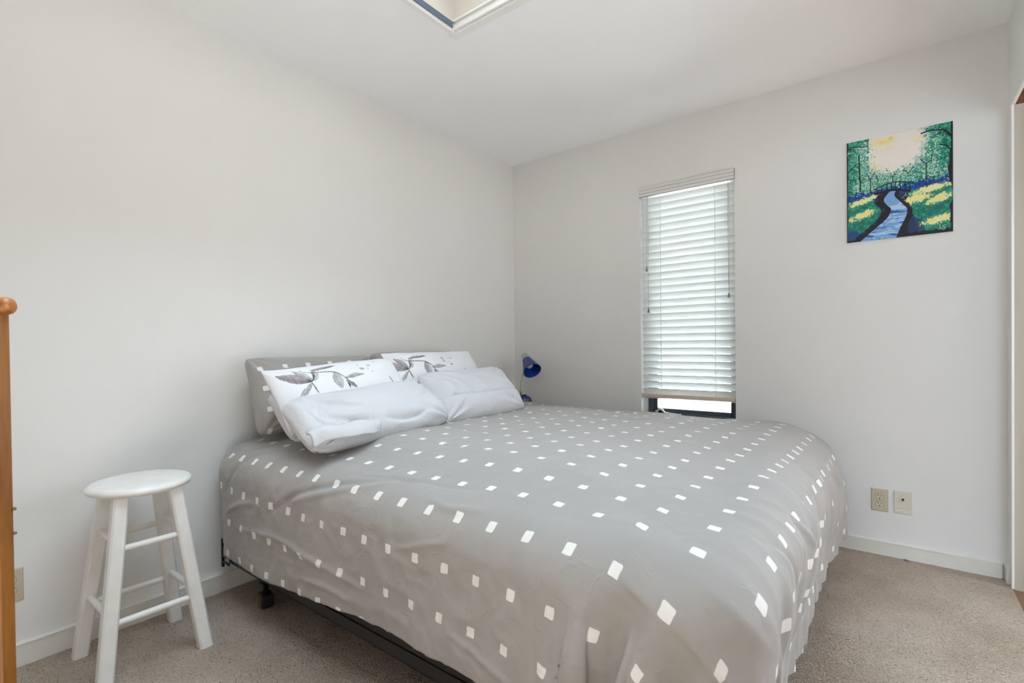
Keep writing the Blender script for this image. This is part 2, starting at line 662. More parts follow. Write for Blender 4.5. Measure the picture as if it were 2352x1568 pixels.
# opening casing, lip, dark soffit, grey end panel (right edge of the picture)
b = MB()
b.box(RX - 0.003, RX + 0.005, OPY1, OPY1 + 0.012, 0, OPZ)
b.box(RX - 0.003, RX + 0.003, OPY0, OPY1 + 0.012, OPZ, OPZ + 0.012)
b.box(RX + 0.005, RX + 0.009, OPY0, OPY1 + 0.012, OPZ + 0.003, OPZ + 0.012)
struct(b.build('trim_1', M['white_trim']), 'thin white lip around the doorway opening')
struct(MB().box(RX + 0.005, RX + 0.9, OPY1 + 0.004, OPY1 + 0.024, -0.004, OPZ + 0.002).build('door_1', M['grey_wood']), 'grey washed wood panel inside the doorway')
b = MB()
b.box(RX + 0.010, RX + 0.9, OPY0, OPY1 + 0.02, OPZ + 0.045, OPZ + 0.075)
b.box(RX + 0.010, RX + 0.9, OPY1 + 0.002, OPY1 + 0.022, OPZ + 0.003, OPZ + 0.044)
struct(b.build('trim_2', M['brown_wood']), 'bare brown wood header above the panel')


# baseboards with an eased top lip
def baseboard(name, axis, a0, a1, face, inward, h=0.076, th=0.013):
    prof = [(0, 0), (th, 0), (th, h - 0.010), (th + 0.003, h - 0.009), (th + 0.003, h - 0.004), (th - 0.002, h), (0, h)]
    b = bmesh.new()
    n = len(prof)
    ring = []
    for a in (a0, a1):
        ring.append([b.verts.new(((face + inward * d, a, z) if axis == 'y' else (a, face + inward * d, z))) for d, z in prof])
    b.faces.new(ring[0])
    b.faces.new(ring[1])
    for i in range(n):
        b.faces.new((ring[0][i], ring[0][(i + 1) % n], ring[1][(i + 1) % n], ring[1][i]))
    bmesh.ops.recalc_face_normals(b, faces=b.faces[:])
    m = MB()
    m.add(b)
    return struct(m.build(name, M['trim']))


baseboard('baseboard_left', 'y', RY, 0.0, 0.0, 1, 0.083)
baseboard('baseboard_back', 'x', 0.017, RX - 0.020, 0.0, -1, 0.075)
baseboard('baseboard_right', 'y', -0.062, -0.002, RX, -1, 0.073)

# ------------------------------------------------------------------ skylight
sk = struct(empty('window_2', ((SX0 + SX1) / 2, (SY0 + SY1) / 2, H)), 'ceiling skylight with white frame and cream shaft')
lx, ly = (SX1 - SX0) / 2, (SY1 - SY0) / 2
b = MB()
FW, FT = 0.042, 0.010
b.box(-lx - FW, lx + FW, ly, ly + FW, -FT, 0.0, 0.003, 1)
b.box(-lx - FW, lx + FW, -ly - FW, -ly, -FT, 0.0, 0.003, 1)
b.box(-lx - FW + 0.014, -lx, -ly, ly, -FT, 0.0, 0.003, 1)
b.box(lx, lx + FW, -ly, ly, -FT, 0.0, 0.003, 1)
b.build('flange', M['white_trim'], sk)
b = MB()
b.box(-lx, lx, ly - 0.012, ly, -0.002, 0.030, 0.003, 1)
b.box(-lx, lx, ly - 0.020, ly - 0.0, 0.031, 0.040, 0.002, 1)
b.build('stepped_moulding', M['white_trim'], sk)
MB().box(-lx, -lx + 0.006, -ly, ly - 0.021, 0.002, 0.030, 0.002, 1).build('metal_strip', M['slate'], sk)
b = MB()
hh = 0.46
b.box(-lx - 0.05, -lx, -ly - 0.05, ly + 0.05, 0.10, hh)
b.box(lx, lx + 0.05, -ly - 0.05, ly + 0.05, 0.10, hh)
b.box(-lx, lx, ly, ly + 0.05, 0.10, hh)
b.box(-lx, lx, -ly - 0.05, -ly, 0.10, hh)
b.box(-lx, -lx + 0.004, -ly, ly, 0.031, 0.10)
b.box(lx - 0.004, lx, -ly, ly, 0.0, 0.10)
b.box(-lx + 0.004, lx - 0.004, ly - 0.004, ly, 0.041, 0.10)
b.box(-lx + 0.004, lx - 0.004, -ly, -ly + 0.004, 0.0, 0.10)
b.build('shaft', M['cream'], sk)
MB().box(-lx - 0.04, lx + 0.04, -ly - 0.04, ly + 0.04, hh, hh + 0.006).build('pane', M['glass'], sk)

# ------------------------------------------------------------------ window in the back wall
wn = struct(empty('window_1', ((WX0 + WX1) / 2, 0.12, WZ0)), 'narrow window with dark metal frame')
hw, wh = (WX1 - WX0) / 2, WZ1 - WZ0
def frame_ring(b, hx, z0, z1, y0, y1, t, bev=0.003):
    b.box(-hx, -hx + t, y0, y1, z0, z1, bev, 1)
    b.box(hx - t, hx, y0, y1, z0, z1, bev, 1)
    b.box(-hx + t, hx - t, y0, y1, z0, z0 + t, bev, 1)
    b.box(-hx + t, hx - t, y0, y1, z1 - t, z1, bev, 1)
b = MB()
frame_ring(b, hw, 0, wh, 0.0, 0.05, 0.034)
b.build('frame', M['window_frame'], wn)
b = MB()
frame_ring(b, hw - 0.030, 0.032, wh - 0.032, 0.014, 0.044, 0.030)
b.build('sash', M['window_frame'], wn)
MB().box(-hw + 0.058, hw - 0.058, 0.026, 0.030, 0.060, wh - 0.060).build('pane', M['glass'], wn)
# crank handle folded along the bottom rail
cr = MB().box(-0.252, -0.205, -0.016, 0.0, 0.026, 0.052, 0.006, 2).build('crank_handle', M['dark_metal'], wn)
MB().tube([(-0.240, -0.020, 0.046), (-0.228, -0.030, 0.034), (-0.212, -0.034, 0.062), (-0.190, -0.036, 0.060), (-0.170, -0.036, 0.040), (-0.120, -0.036, 0.036), (-0.075, -0.036, 0.032)],
          [0.007, 0.007, 0.008, 0.008, 0.006, 0.005, 0.005], 10).build('crank_arm', M['chrome'], cr)
MB().lathe([(0, 0), (0.008, 0), (0.008, 0.016), (0, 0.016)], 14, Matrix.Translation((-0.068, -0.044, 0.032)) @ Matrix.Rotation(-pi / 2, 4, 'X')).build('crank_knob', M['nickel'], cr)

# outside: pale ground, far neighbouring wall
struct(MB().box(-8, 16, 0.3, 16, -0.5, -0.4).build('ground', M['ground']))

# ------------------------------------------------------------------ venetian blind
bl = tag(empty('window_blind', ((WX0 + WX1) / 2, 0.0, WZ0)), 'white horizontal slat blind lowered over the narrow window', 'blind')
BW = hw - 0.003
topz = 2.1545 - WZ0
# valance with three grooves (strips stand proud)
MB().box(-hw - 0.002, hw + 0.002, -0.012, -0.004, topz - 0.066, topz).build('valance', M['groove'], bl)
val = bl.children[0]
for k in range(3):
    z1 = topz - 0.0012 - k * 0.0216
    MB().box(-hw - 0.001, hw + 0.001, -0.0155, -0.0125, z1 - 0.0200, z1, 0.0012, 1).build('valance_strip', M['valance'], val)
MB().box(-BW, BW, 0.000, 0.055, topz - 0.064, topz - 0.016, 0.003, 1).build('headrail', M['white_trim'], bl)
# slats: crowned, room edge up
SLW, PITCH, TILT = 0.0525, 0.0457, R(56)
b = bmesh.new()
ns, nx = 6, 9
half = BW - 0.001
prof = []
for i in range(ns + 1):
    t = i / ns * 2 - 1
    prof.append((t * SLW / 2, 0.0022 * (1 - t * t)))
th = 0.0026
def slat_ring(x, shrink):
    top = [b.verts.new((x, y * shrink, z)) for y, z in prof]
    bot = [b.verts.new((x, y * shrink, z - th)) for y, z in prof]
    return top + bot[::-1]
xs = [(-half, 0.80), (-half + 0.004, 0.96), (-half + 0.009, 1.0), (half - 0.009, 1.0), (half - 0.004, 0.96), (half, 0.80)]
rings = [slat_ring(x, s_) for x, s_ in xs]
nn = len(rings[0])
for A, B in zip(rings[:-1], rings[1:]):
    for i in range(nn):
        f = b.faces.new((A[i], A[(i + 1) % nn], B[(i + 1) % nn], B[i]))
b.faces.new(rings[0])
b.faces.new(rings[-1])
bmesh.ops.recalc_face_normals(b, faces=b.faces[:])
sm = bpy.data.meshes.new('slat')
b.to_mesh(sm)
b.free()
sm.materials.append(M['slat'])
z_first = topz - 0.094
YB = 0.034
n_slats = 29
for k in range(n_slats):
    o = link('slat', sm, bl, (random.uniform(-0.0012, 0.0012), YB, z_first - k * PITCH * 0.9955))
    o.rotation_euler = (-TILT + random.uniform(-0.02, 0.02), random.uniform(-0.0012, 0.0012), 0)
zb = z_first - (n_slats - 0.52) * PITCH * 0.9955
b = MB()
b.box(-BW + 0.002, BW - 0.002, YB - 0.026, YB + 0.026, zb - 0.024, zb, 0.004, 2, Matrix.Translation((0, YB, zb)) @ Matrix.Rotation(-R(14), 4, 'X') @ Matrix.Translation((0, -YB, -zb)))
b.build('bottom_rail', M['tan_rail'], bl)
for x in (-0.1645, 0.1815):
    b = MB()
    for s_ in (-1, 1):
        pts = [(x, YB + s_ * 0.0285 * cos(TILT) , topz - 0.064)]
        for k in range(n_slats):
            zz = z_first - k * PITCH * 0.9955
            pts += [(x + 0.0015, YB - 0.018 + (0.002 if s_ > 0 else -0.004), zz + 0.020), (x - 0.0015, YB - 0.020 + (0.002 if s_ > 0 else -0.004), zz - 0.002)]
        pts.append((x, YB - 0.02, zb))
        b.tube(pts, 0.0012, 5)
    b.build('ladder_cord', M['white_cord'], bl)
def pull(x, zend, y=-0.006, twin=False):
    b = MB()
    for dx in ((-0.003, 0.003) if twin else (0,)):
        b.tube([(x + dx, y, topz - 0.066), (x + dx * 1.2, y, (topz + zend) / 2), (x, y, zend + 0.02)], 0.0011, 6)
    c = b.build('pull_cord', M['cord'], bl)
    MB().lathe([(0, 0.030), (0.0035, 0.029), (0.005, 0.018), (0.008, 0.002), (0.0075, 0), (0, 0)], 14, Matrix.Translation((x, y, zend))).build('tassel', M['tassel'], c)
pull(-0.2515, 1.591 - WZ0)
pull(-0.2415, 1.314 - WZ0)
pull(0.2665, 1.381 - WZ0, -0.006, True)

# ------------------------------------------------------------------ painting
def seg_dist(X, Y, pts):
    d = np.full(X.shape, 1e9)
    tt = np.zeros(X.shape)
    L = [0.0]
    for a, c in zip(pts[:-1], pts[1:]):
        L.append(L[-1] + math.hypot(c[0] - a[0], c[1] - a[1]))
    for i, (a, c) in enumerate(zip(pts[:-1], pts[1:])):
        vx, vy = c[0] - a[0], c[1] - a[1]
        q = vx * vx + vy * vy + 1e-12
        t = np.clip(((X - a[0]) * vx + (Y - a[1]) * vy) / q, 0, 1)
        dd = np.hypot(X - a[0] - t * vx, Y - a[1] - t * vy)
        k = dd < d
        d = np.where(k, dd, d)
        tt = np.where(k, (L[i] + t * (L[i + 1] - L[i])) / L[-1], tt)
    return d, tt


def spline(pts, n=8):
    out = []
    P = [pts[0]] + list(pts) + [pts[-1]]
    for i in range(1, len(P) - 2):
        p0, p1, p2, p3 = P[i - 1], P[i], P[i + 1], P[i + 2]
        for k in range(n):
            t = k / n
            out.append(tuple(0.5 * (2 * p1[j] + (p2[j] - p0[j]) * t + (2 * p0[j] - 5 * p1[j] + 4 * p2[j] - p3[j]) * t * t + (3 * p1[j] - p0[j] - 3 * p2[j] + p3[j]) * t ** 3) for j in (0, 1)))
    out.append(pts[-1])
    return out


def paint_canvas(nu=330, nv=410):
    g = np.random.default_rng(5)
    def cv(px, py):                       # photo crop pixels -> canvas units (x 0..1, y 0..1 down)
        x = (px - 222) / 1194
        t, bt = 340 - 250 * x, 1462 - 127 * x
        return (x, (py - t) / (bt - t))
    asp = 0.531 / 0.429
    x = np.linspace(0, 1, nu)[:, None] * np.ones((1, nv))
    y = np.linspace(0, 1, nv)[None, :] * np.ones((nu, 1))
    n1 = smooth_noise((nu, nv), (14, 17), 1)
    n2 = smooth_noise((nu, nv), (40, 48), 2)
    n3 = smooth_noise((nu, nv), (90, 110), 3)
    nz = g.uniform(-1, 1, (nu, nv))
    def L(r, gg, b_):
        return np.array(s2l((r / 255, gg / 255, b_ / 255)))
    col = np.zeros((nu, nv, 3)) + L(14, 124, 102)
    def put(mask, c):
        mk = np.clip(mask, 0, 1)[..., None]
        col[:] = col * (1 - mk) + c * mk
    def ell(cx, cy, rx, ry, soft=0.2, jit=0.0):
        r = np.hypot((x - cx) / rx, (y - cy) / ry) + jit * (n2 * 0.6 + n3 * 0.4)
        return np.clip((1 - r) / soft, 0, 1)
    # foliage mottling
    put((n2 + n3 * 0.6 > 0.35) * 0.75, L(60, 160, 132))
    put((n3 * 0.7 + n1 * 0.6 < -0.35) * 0.8, L(10, 70, 62))
    # bright sky opening
    put(ell(0.45, 0.17, 0.44, 0.37, 0.5, 0.34) * 0.75, L(150, 200, 200))
    put(ell(0.46, 0.15, 0.365, 0.285, 0.35, 0.26), L(236, 230, 220))
    put(ell(0.47, 0.05, 0.35, 0.20, 0.35, 0.16), L(234, 228, 220))
    put(ell(0.36, 0.06, 0.15, 0.05, 0.9, 0.3) * 0.85, L(238, 216, 92))
    put(ell(0.44, 0.04, 0.03, 0.028, 0.6) * 0.9, L(240, 210, 60))
    put(ell(0.70, 0.10, 0.10, 0.05, 0.9, 0.4) * 0.5, L(240, 226, 130))
    put(ell(0.28, 0.29, 0.10, 0.05, 0.9, 0.4) * 0.5, L(240, 228, 140))
    for cx, cy in ((0.30, 0.12), (0.35, 0.135), (0.40, 0.125), (0.44, 0.13)):
        put(ell(cx, cy, 0.02, 0.018, 0.7) * 0.7, L(240, 216, 90))
    # dabs of pale leaves on both sides and along the tree line
    def dabs(n, fx, fy, cols, r0, r1, al=0.9):
        r0, r1, n = r0 * 0.72, r1 * 0.72, int(n * 1.9)
        for _ in range(n):
            cx, cy = fx(), fy()
            rr = g.uniform(r0, r1)
            i0, i1 = int(max(0, (cx - rr) * nu)), int(min(nu, (cx + rr) * nu + 2))
            j0, j1 = int(max(0, (cy - rr) * nv)), int(min(nv, (cy + rr) * nv + 2))
            if i1 <= i0 or j1 <= j0:
                continue
            xx, yy = x[i0:i1, j0:j1], y[i0:i1, j0:j1]
            mk = (np.hypot((xx - cx), (yy - cy) * asp) < rr)[..., None] * al
            c = L(*cols[g.integers(len(cols))])
            col[i0:i1, j0:j1] = col[i0:i1, j0:j1] * (1 - mk) + c * mk
    U = g.uniform
    pale = [(190, 224, 214), (120, 190, 170), (150, 200, 204), (150, 200, 204), (40, 140, 112), (60, 160, 130), (210, 222, 160)]
    green = [(16, 130, 106), (12, 98, 86), (46, 156, 126), (96, 184, 154)]
    dabs(240, lambda: U(0.0, 0.22), lambda: U(0.0, 0.46), green, 0.008, 0.02)
    dabs(240, lambda: U(0.76, 1.0), lambda: U(0.0, 0.42), green, 0.008, 0.02)
    dabs(190, lambda: g.normal(0.17, 0.045), lambda: U(0.05, 0.46), pale, 0.005, 0.012, 0.8)
    dabs(190, lambda: g.normal(0.82, 0.045), lambda: U(0.04, 0.40), pale, 0.005, 0.012, 0.8)
    dabs(420, lambda: U(0.1, 0.86), lambda: g.normal(0.425, 0.04), green + pale, 0.006, 0.014)
    # blue undergrowth and dark earth
    hz = 0.545 - 0.03 * np.sin(x * 3.1) - 0.055 * np.clip((x - 0.55) / 0.45, 0, 1)
    low = y > hz + 0.03 * n2 - 0.01
    put(low * 1.0, L(22, 58, 140))
    put(low * (n3 + n2 > 0.5) * 0.7, L(44, 92, 186))
    put((y > hz + 0.075 + 0.02 * n2) * 1.0, L(30, 26, 34))
    dabs(160, lambda: U(0.06, 0.30), lambda: g.normal(0.47, 0.03), pale, 0.005, 0.010, 0.8)
    dabs(120, lambda: U(0.74, 0.97), lambda: g.normal(0.44, 0.03), pale, 0.005, 0.011, 0.8)
    # grass banks
    gl = (y > 0.60 + 0.012 * n2) & (x < 0.34 - 0.15 * np.abs(y - 0.74) / 0.2 + 0.02 * n2 + 0.04)
    put(gl * 1.0, L(20, 128, 104))
    gr = (y > 0.565 - 0.06 * (x - 0.6) + 0.012 * n2) & (x > 0.60 + 0.10 * np.clip((y - 0.66) / 0.3, 0, 1) + 0.012 * n2)
    put(gr * 1.0, L(18, 124, 102))
    put((gl | gr) * (n2 + 0.7 * n3 > 0.45) * 0.7, L(60, 168, 136))
    put((gl | gr) * (n2 + 0.7 * n3 < -0.5) * 0.7, L(24, 84, 110))
    put(((y > 0.90 + 0.03 * n2 + 0.06 * x) & (x < 0.3)) * 0.9, L(30, 68, 128))
    put(((y > 0.80 + 0.25 * (x - 0.62) / 0.38 + 0.02 * n2) & (x > 0.6) & (x < 0.75)) * 0.85, L(34, 56, 100))
    put((y > 0.965 - 0.01 * n2) & (x > 0.6), L(28, 24, 30))
    # flower drifts
    for cx, cy, rx, ry, ang in ((cv(430, 985)) + (0.15, 0.030, -0.22), cv(410, 1150) + (0.13, 0.034, -0.25), cv(1180, 850) + (0.20, 0.030, -0.14), cv(1035, 960) + (0.115, 0.040, -0.1), cv(1275, 955) + (0.12, 0.036, -0.25), cv(1270, 1195) + (0.15, 0.038, -0.2)):
        xr = (x - cx) * cos(ang) + (y - cy) * sin(ang)
        yr = -(x - cx) * sin(ang) + (y - cy) * cos(ang)
        r = np.hypot(xr / rx, yr / ry) + 0.30 * n2 + 0.42 * n3
        put(np.clip((1.25 - r) / 0.3, 0, 1) * 0.5, L(120, 178, 170))
        put(np.clip((1 - r) / 0.2, 0, 1), L(232, 226, 130))
        put(np.clip((1.0 - r) / 0.2, 0, 1) * (nz + n3 > 0.4), L(240, 240, 206))
    # stream with dark banks
    left = spline([cv(*p) for p in ((735, 875), (665, 970), (700, 1030), (748, 1080), (700, 1180), (560, 1300), (380, 1450))])
    right = spline([cv(*p) for p in ((800, 872), (790, 930), (870, 1010), (930, 1080), (910, 1170), (850, 1290), (805, 1400))])
    def edge(poly):
        py = np.array([p[1] for p in poly])
        px = np.array([p[0] for p in poly])
        o = np.argsort(py)
        return np.interp(y, py[o], px[o])
    xl, xr = edge(left), edge(right)
    y0 = cv(770, 872)[1]
    inband = y > y0
    bw = 0.035 + 0.10 * np.clip((y - y0), 0, 1) * 0.4 + 0.01 * n2
    put(inband * (x > xl - 0.09 + 0.01 * n2) * (x < xr + bw * 1.1), L(30, 24, 30))
    put(inband * (x < xl - 0.055) * (x > xl - 0.10) * (n2 > -0.2) * 0.7, L(36, 50, 96))
    put(inband * (x > xl) * (x < xr), L(120, 168, 220))
    rip = np.sin(y * 150 + 1.6 * n1 + 14 * x * (0.3 + 0.7 * np.sin(y * 31))) * 0.6 + 0.9 * smooth_noise((nu, nv), (9, 95), 8)
    wat = inband * (x > xl) * (x < xr)
    put(wat * (rip + n2 * 0.3 > 0.42) * (y > y0 + 0.10), L(178, 206, 236))
    put(wat * (rip + n2 * 0.3 < -0.50) * (y > y0 + 0.14), L(44, 94, 172))
    def line(pts, wd, c=(22, 20, 26), taper=False):
        d, t = seg_dist(x, y * asp, [(p[0], p[1] * asp) for p in (cv(*q) for q in pts)])
        ww = wd * (1 - 0.6 * t) if taper else wd
        put(np.clip((ww - d) / 0.002 + 0.5, 0, 1), L(*c))
    # bridge
    line(((545, 860), (640, 820), (720, 785), (800, 768), (880, 768), (990, 782)), 0.0055)
    line(((560, 905), (660, 885), (760, 862), (850, 858), (960, 872)), 0.012)
    for px_, a_, c_ in ((590, 845, 900), (640, 820, 890), (700, 795, 875), (750, 780, 865), (800, 770, 860), (850, 770, 860), (905, 775, 865), (958, 782, 872)):
        line(((px_, a_), (px_ + 3, c_)), 0.0045)
    # trunks and branches
    line(((372, 475), (375, 640), (388, 800), (384, 880)), 0.007)
    line(((510, 745), (512, 890)), 0.004)
    line(((470, 690), (512, 745), (560, 660)), 0.004)
    line(((1138, 560), (1138, 800)), 0.005)
    line(((1075, 515), (1138, 570), (1180, 530)), 0.0045)
    line(((885, 630), (940, 670), (1000, 600)), 0.004)
    line(((1085, 225), (1180, 190), (1300, 185), (1360, 200), (1400, 260)), 0.008)
    line(((1230, 245), (1330, 205), (1380, 250)), 0.005)
    line(((1285, 350), (1350, 365), (1400, 420)), 0.007)
    line(((1200, 470), (1190, 540)), 0.004)
    line(((225, 430), (280, 385), (350, 375), (430, 380)), 0.005)
    line(((240, 660), (290, 620), (350, 570)), 0.004)
    line(((575, 690), (600, 760)), 0.004)
    line(((770, 700), (765, 760)), 0.004)
    put((x > 0.982 - 0.016 * n1 * (y > 0.3) - 0.012 * (y > 0.25) * (y < 0.55)) * 1.0, L(24, 20, 26))
    put((x < 0.012 + 0.006 * n1) * 1.0, L(30, 30, 40))
    put((y > 0.985) * ((x < xl) | (x > xr)), L(24, 22, 28))
    # initials in the lower right corner
    line(((1281, 1252), (1281, 1300), (1302, 1298)), 0.0030, (178, 196, 190))
    line(((1338, 1265), (1322, 1260), (1310, 1272), (1318, 1284), (1334, 1290), (1334, 1304), (1318, 1312), (1306, 1306)), 0.0030, (178, 196, 190))
    return np.clip(col, 0, 1)


PW, PH = 0.421, 0.5255
pt = tag(empty('painting', (2.237 + PW / 2, -0.001, 1.627)), 'unframed canvas painting of a blue stream through a green wood', 'painting')
colr = paint_canvas()
nu, nv = colr.shape[:2]
gx = np.linspace(-PW / 2, PW / 2, nu)
gz = np.linspace(PH, 0, nv)
P = np.zeros((nu, nv, 3))
P[..., 0] = gx[:, None]
P[..., 2] = gz[None, :]
P[..., 1] = -0.0185
link('painted_canvas', grid_mesh('painted_canvas', P[:, ::-1], M['acrylic'], col=colr[:, ::-1]), pt)
MB().box(-PW / 2, PW / 2, -0.018, 0.0, 0.0, PH, 0.0015, 1).build('stretcher', M['canvas'], pt)


# ------------------------------------------------------------------ wall plates
def rot_wall(which):
    return 0.0 if which == 'back' else R(-90) * -1


def duplex(name, loc, rz, label):
    o = tag(empty(name, loc, rz), label, 'outlet')
    pw, ph = 0.072, 0.115
    # plate lies in local xz, faces -y
    poly = [(-pw / 2, -ph / 2), (pw / 2, -ph / 2), (pw / 2, ph / 2), (-pw / 2, ph / 2)]
    b = bmesh.new()
    back = [b.verts.new((x, 0, z)) for x, z in poly]
    mid = [b.verts.new((x, -0.002, z)) for x, z in poly]
    fr = [b.verts.new((x * 0.90, -0.006, z * 0.935)) for x, z in poly]
    for A, B in ((back, mid), (mid, fr)):
        for i in range(4):
            b.faces.new((A[i], A[(i + 1) % 4], B[(i + 1) % 4], B[i]))
    b.faces.new(fr)
    bmesh.ops.recalc_face_normals(b, faces=b.faces[:])
    m = MB()
    m.add(b)
    m.build('plate', M['beige_plastic'], o)
    rot = Matrix.Rotation(pi / 2, 4, 'X')
    for s_ in (1, -1):
        zc = s_ * 0.0195
        def disc(r):
            out = []
            for k in range(36):
                a = 2 * pi * k / 36
                out.append((r * cos(a), max(-0.0143, min(0.0143, r * sin(a) )) * (r / 0.0172) if False else max(-r * 0.82, min(r * 0.82, r * sin(a)))))
            return out
        f = MB().prism(disc(0.0180), 0.0055, 0.0066, Matrix.Translation((0, 0, zc)) @ rot).build('socket_rim', M['slot'], o)
        f = MB().prism(disc(0.0170), 0.0055, 0.0080, Matrix.Translation((0, 0, zc)) @ rot).build('socket', M['almond_plastic'], o)
        for x, h in ((-0.0064, 0.0082), (0.0064, 0.0068)):
            MB().box(x - 0.0014, x + 0.0014, -0.0084, -0.0078, zc + 0.0005, zc + 0.0005 + h).build('slot', M['slot'], f)
        MB().prism([(0.0028 * cos(a), 0.0030 * sin(a)) for a in np.linspace(0, pi, 8)] + [(-0.0028, -0.002), (0.0028, -0.002)], 0.0078, 0.0084, Matrix.Translation((0, 0, zc - 0.0095)) @ rot).build('ground_hole', M['slot'], f)
    MB().lathe([(0, 0.0075), (0.0022, 0.0072), (0.003, 0.0055)], 12, rot).build('screw', M['beige_plastic'], o)
    return o


duplex('electrical_outlet', (2.3715, 0, 0.282), 0, 'beige duplex outlet low on the back wall under the painting')
duplex('electrical_outlet', (0, -2.914, 0.2865), R(90), 'beige outlet on the left wall partly hidden by the wooden rack')
ct = tag(empty('cable_outlet', (2.466, 0, 0.284)), 'pale cover plate with a threaded cable connector beside the beige outlet', 'cable outlet')
b = MB()
b.box(-0.0355, 0.0355, -0.0075, 0, -0.029, 0.057, 0.0012, 1)
b.box(-0.0345, 0.0345, -0.0055, 0, -0.0305, -0.029)
b.box(-0.0355, 0.0355, -0.0070, 0, -0.054, -0.0305, 0.0012, 1)
b.build('plate', M['cover_plastic'], ct)
rot = Matrix.Rotation(pi / 2, 4, 'X')
MB().prism([(0.0062 * cos(k * pi / 3), 0.0062 * sin(k * pi / 3)) for k in range(6)], 0.007, 0.0105, Matrix.Translation((0, 0, 0.018)) @ rot).build('hex_nut', M['nickel'], ct)
MB().lathe([(0, 0.0105), (0.0030, 0.0105), (0.0045, 0.0105), (0.0045, 0.018), (0.0030, 0.018), (0.0028, 0.012), (0, 0.012)], 16, Matrix.Translation((0, 0, 0.018)) @ rot).build('cable_connector', M['dark_metal'], ct)
for zc in (0.043, -0.043):
    MB().lathe([(0, 0.0092), (0.0032, 0.0088), (0.0042, 0.0066)], 14, Matrix.Translation((0, 0, zc)) @ rot).build('screw', M['cover_plastic'], ct)

# ------------------------------------------------------------------ bed frame, box spring, mattress
BX0, BX1, BY0, BY1 = 0.035, 2.055, -2.215, -0.290
bf = tag(empty('bed_frame', (1.05, -1.25, 0)), 'dark metal bed frame on rollers under the grey duvet', 'bed frame')
def bl_(b, x0, x1, y0, y1, z0, z1, bev=0.002):
    return b.box(x0 - 1.05, x1 - 1.05, y0 + 1.25, y1 + 1.25, z0, z1, bev, 1)
ZR = 0.14
for y, s_ in ((BY0 - 0.006, 1), (BY1 + 0.006, -1)):
    b = MB()
    bl_(b, 0.06, 2.0, min(y, y + s_ * 0.004), max(y, y + s_ * 0.004), ZR, ZR + 0.042, 0.001)
    bl_(b, 0.06, 2.0, min(y, y + s_ * 0.04), max(y, y + s_ * 0.04), ZR, ZR + 0.004, 0.001)
    b.build('side_rail', M['dark_metal'], bf)
for x in (0.30, 1.72):
    b = MB()
    bl_(b, x - 0.02, x + 0.02, BY0 + 0.025, BY1 - 0.025, ZR - 0.004, ZR, 0.001)
    bl_(b, x - 0.02, x - 0.016, BY0 + 0.06, BY1 - 0.06, ZR - 0.034, ZR - 0.004, 0.001)
    b.build('cross_rail', M['dark_metal'], bf)
for x in (0.30, 1.72):
    for y in (BY0 + 0.040, (BY0 + BY1) / 2, BY1 - 0.045):
        L_ = Matrix.Translation((x - 1.05, y + 1.25, 0))
        lg = MB().lathe([(0, 0.055), (0.011, 0.055), (0.011, 0.105), (0.020, 0.112), (0.026, 0.128), (0.026, ZR - 0.035), (0, ZR - 0.035)], 16, L_).build('leg', M['black_plastic'], bf)
        # wide rug roller
        b = MB()
        b.box(-0.026, 0.026, -0.034, 0.034, 0.002, 0.058, 0.012, 3, L_ @ Matrix.Rotation(R(78), 4, 'Z'))
        b.build('roller', M['black_plastic'], lg)
        MB().box(-0.0285, -0.025, -0.026, 0.026, 0.008, 0.054, 0.0015, 1, L_ @ Matrix.Rotation(R(78), 4, 'Z')).build('roller_cap', M['brass_edge'], lg)
# headboard bracket at the near head corner
b = MB()
bl_(b, 0.036, 0.048, BY0 - 0.030, BY0 - 0.020, 0.125, 0.250, 0.001)
bl_(b, 0.048, 0.085, BY0 - 0.030, BY0 - 0.020, 0.172, 0.183, 0.001)
bl_(b, 0.048, 0.108, BY0 - 0.030, BY0 - 0.020, 0.142, 0.155, 0.004)
bl_(b, 0.036, 0.075, BY0 - 0.028, BY0 + 0.022, 0.20, 0.22, 0.001)
b.build('headboard_bracket', M['black_plastic'], bf)

bs = tag(MB().box(BX0, BX1, BY0, BY1, ZR + 0.006, 0.365, 0.02, 2).build('box_spring', M['box_fabric']), 'dark box spring showing as a strip under the duvet hem', 'box spring')
mt = tag(MB().box(BX0 - 0.028, BX1 - 0.035, BY0 - 0.028, BY1 + 0.01, 0.367, 0.606, 0.06, 6).build('mattress', M['mattress_blue']), 'blue edged mattress peeking out at the head of the bed', 'mattress')
for p in mt.data.polygons:
    p.use_smooth = True


# ------------------------------------------------------------------ duvet: position based cloth draped over the bed
def smoothstep(a, b, x):
    t = np.clip((x - a) / (b - a), 0, 1)
    return t * t * (3 - 2 * t)


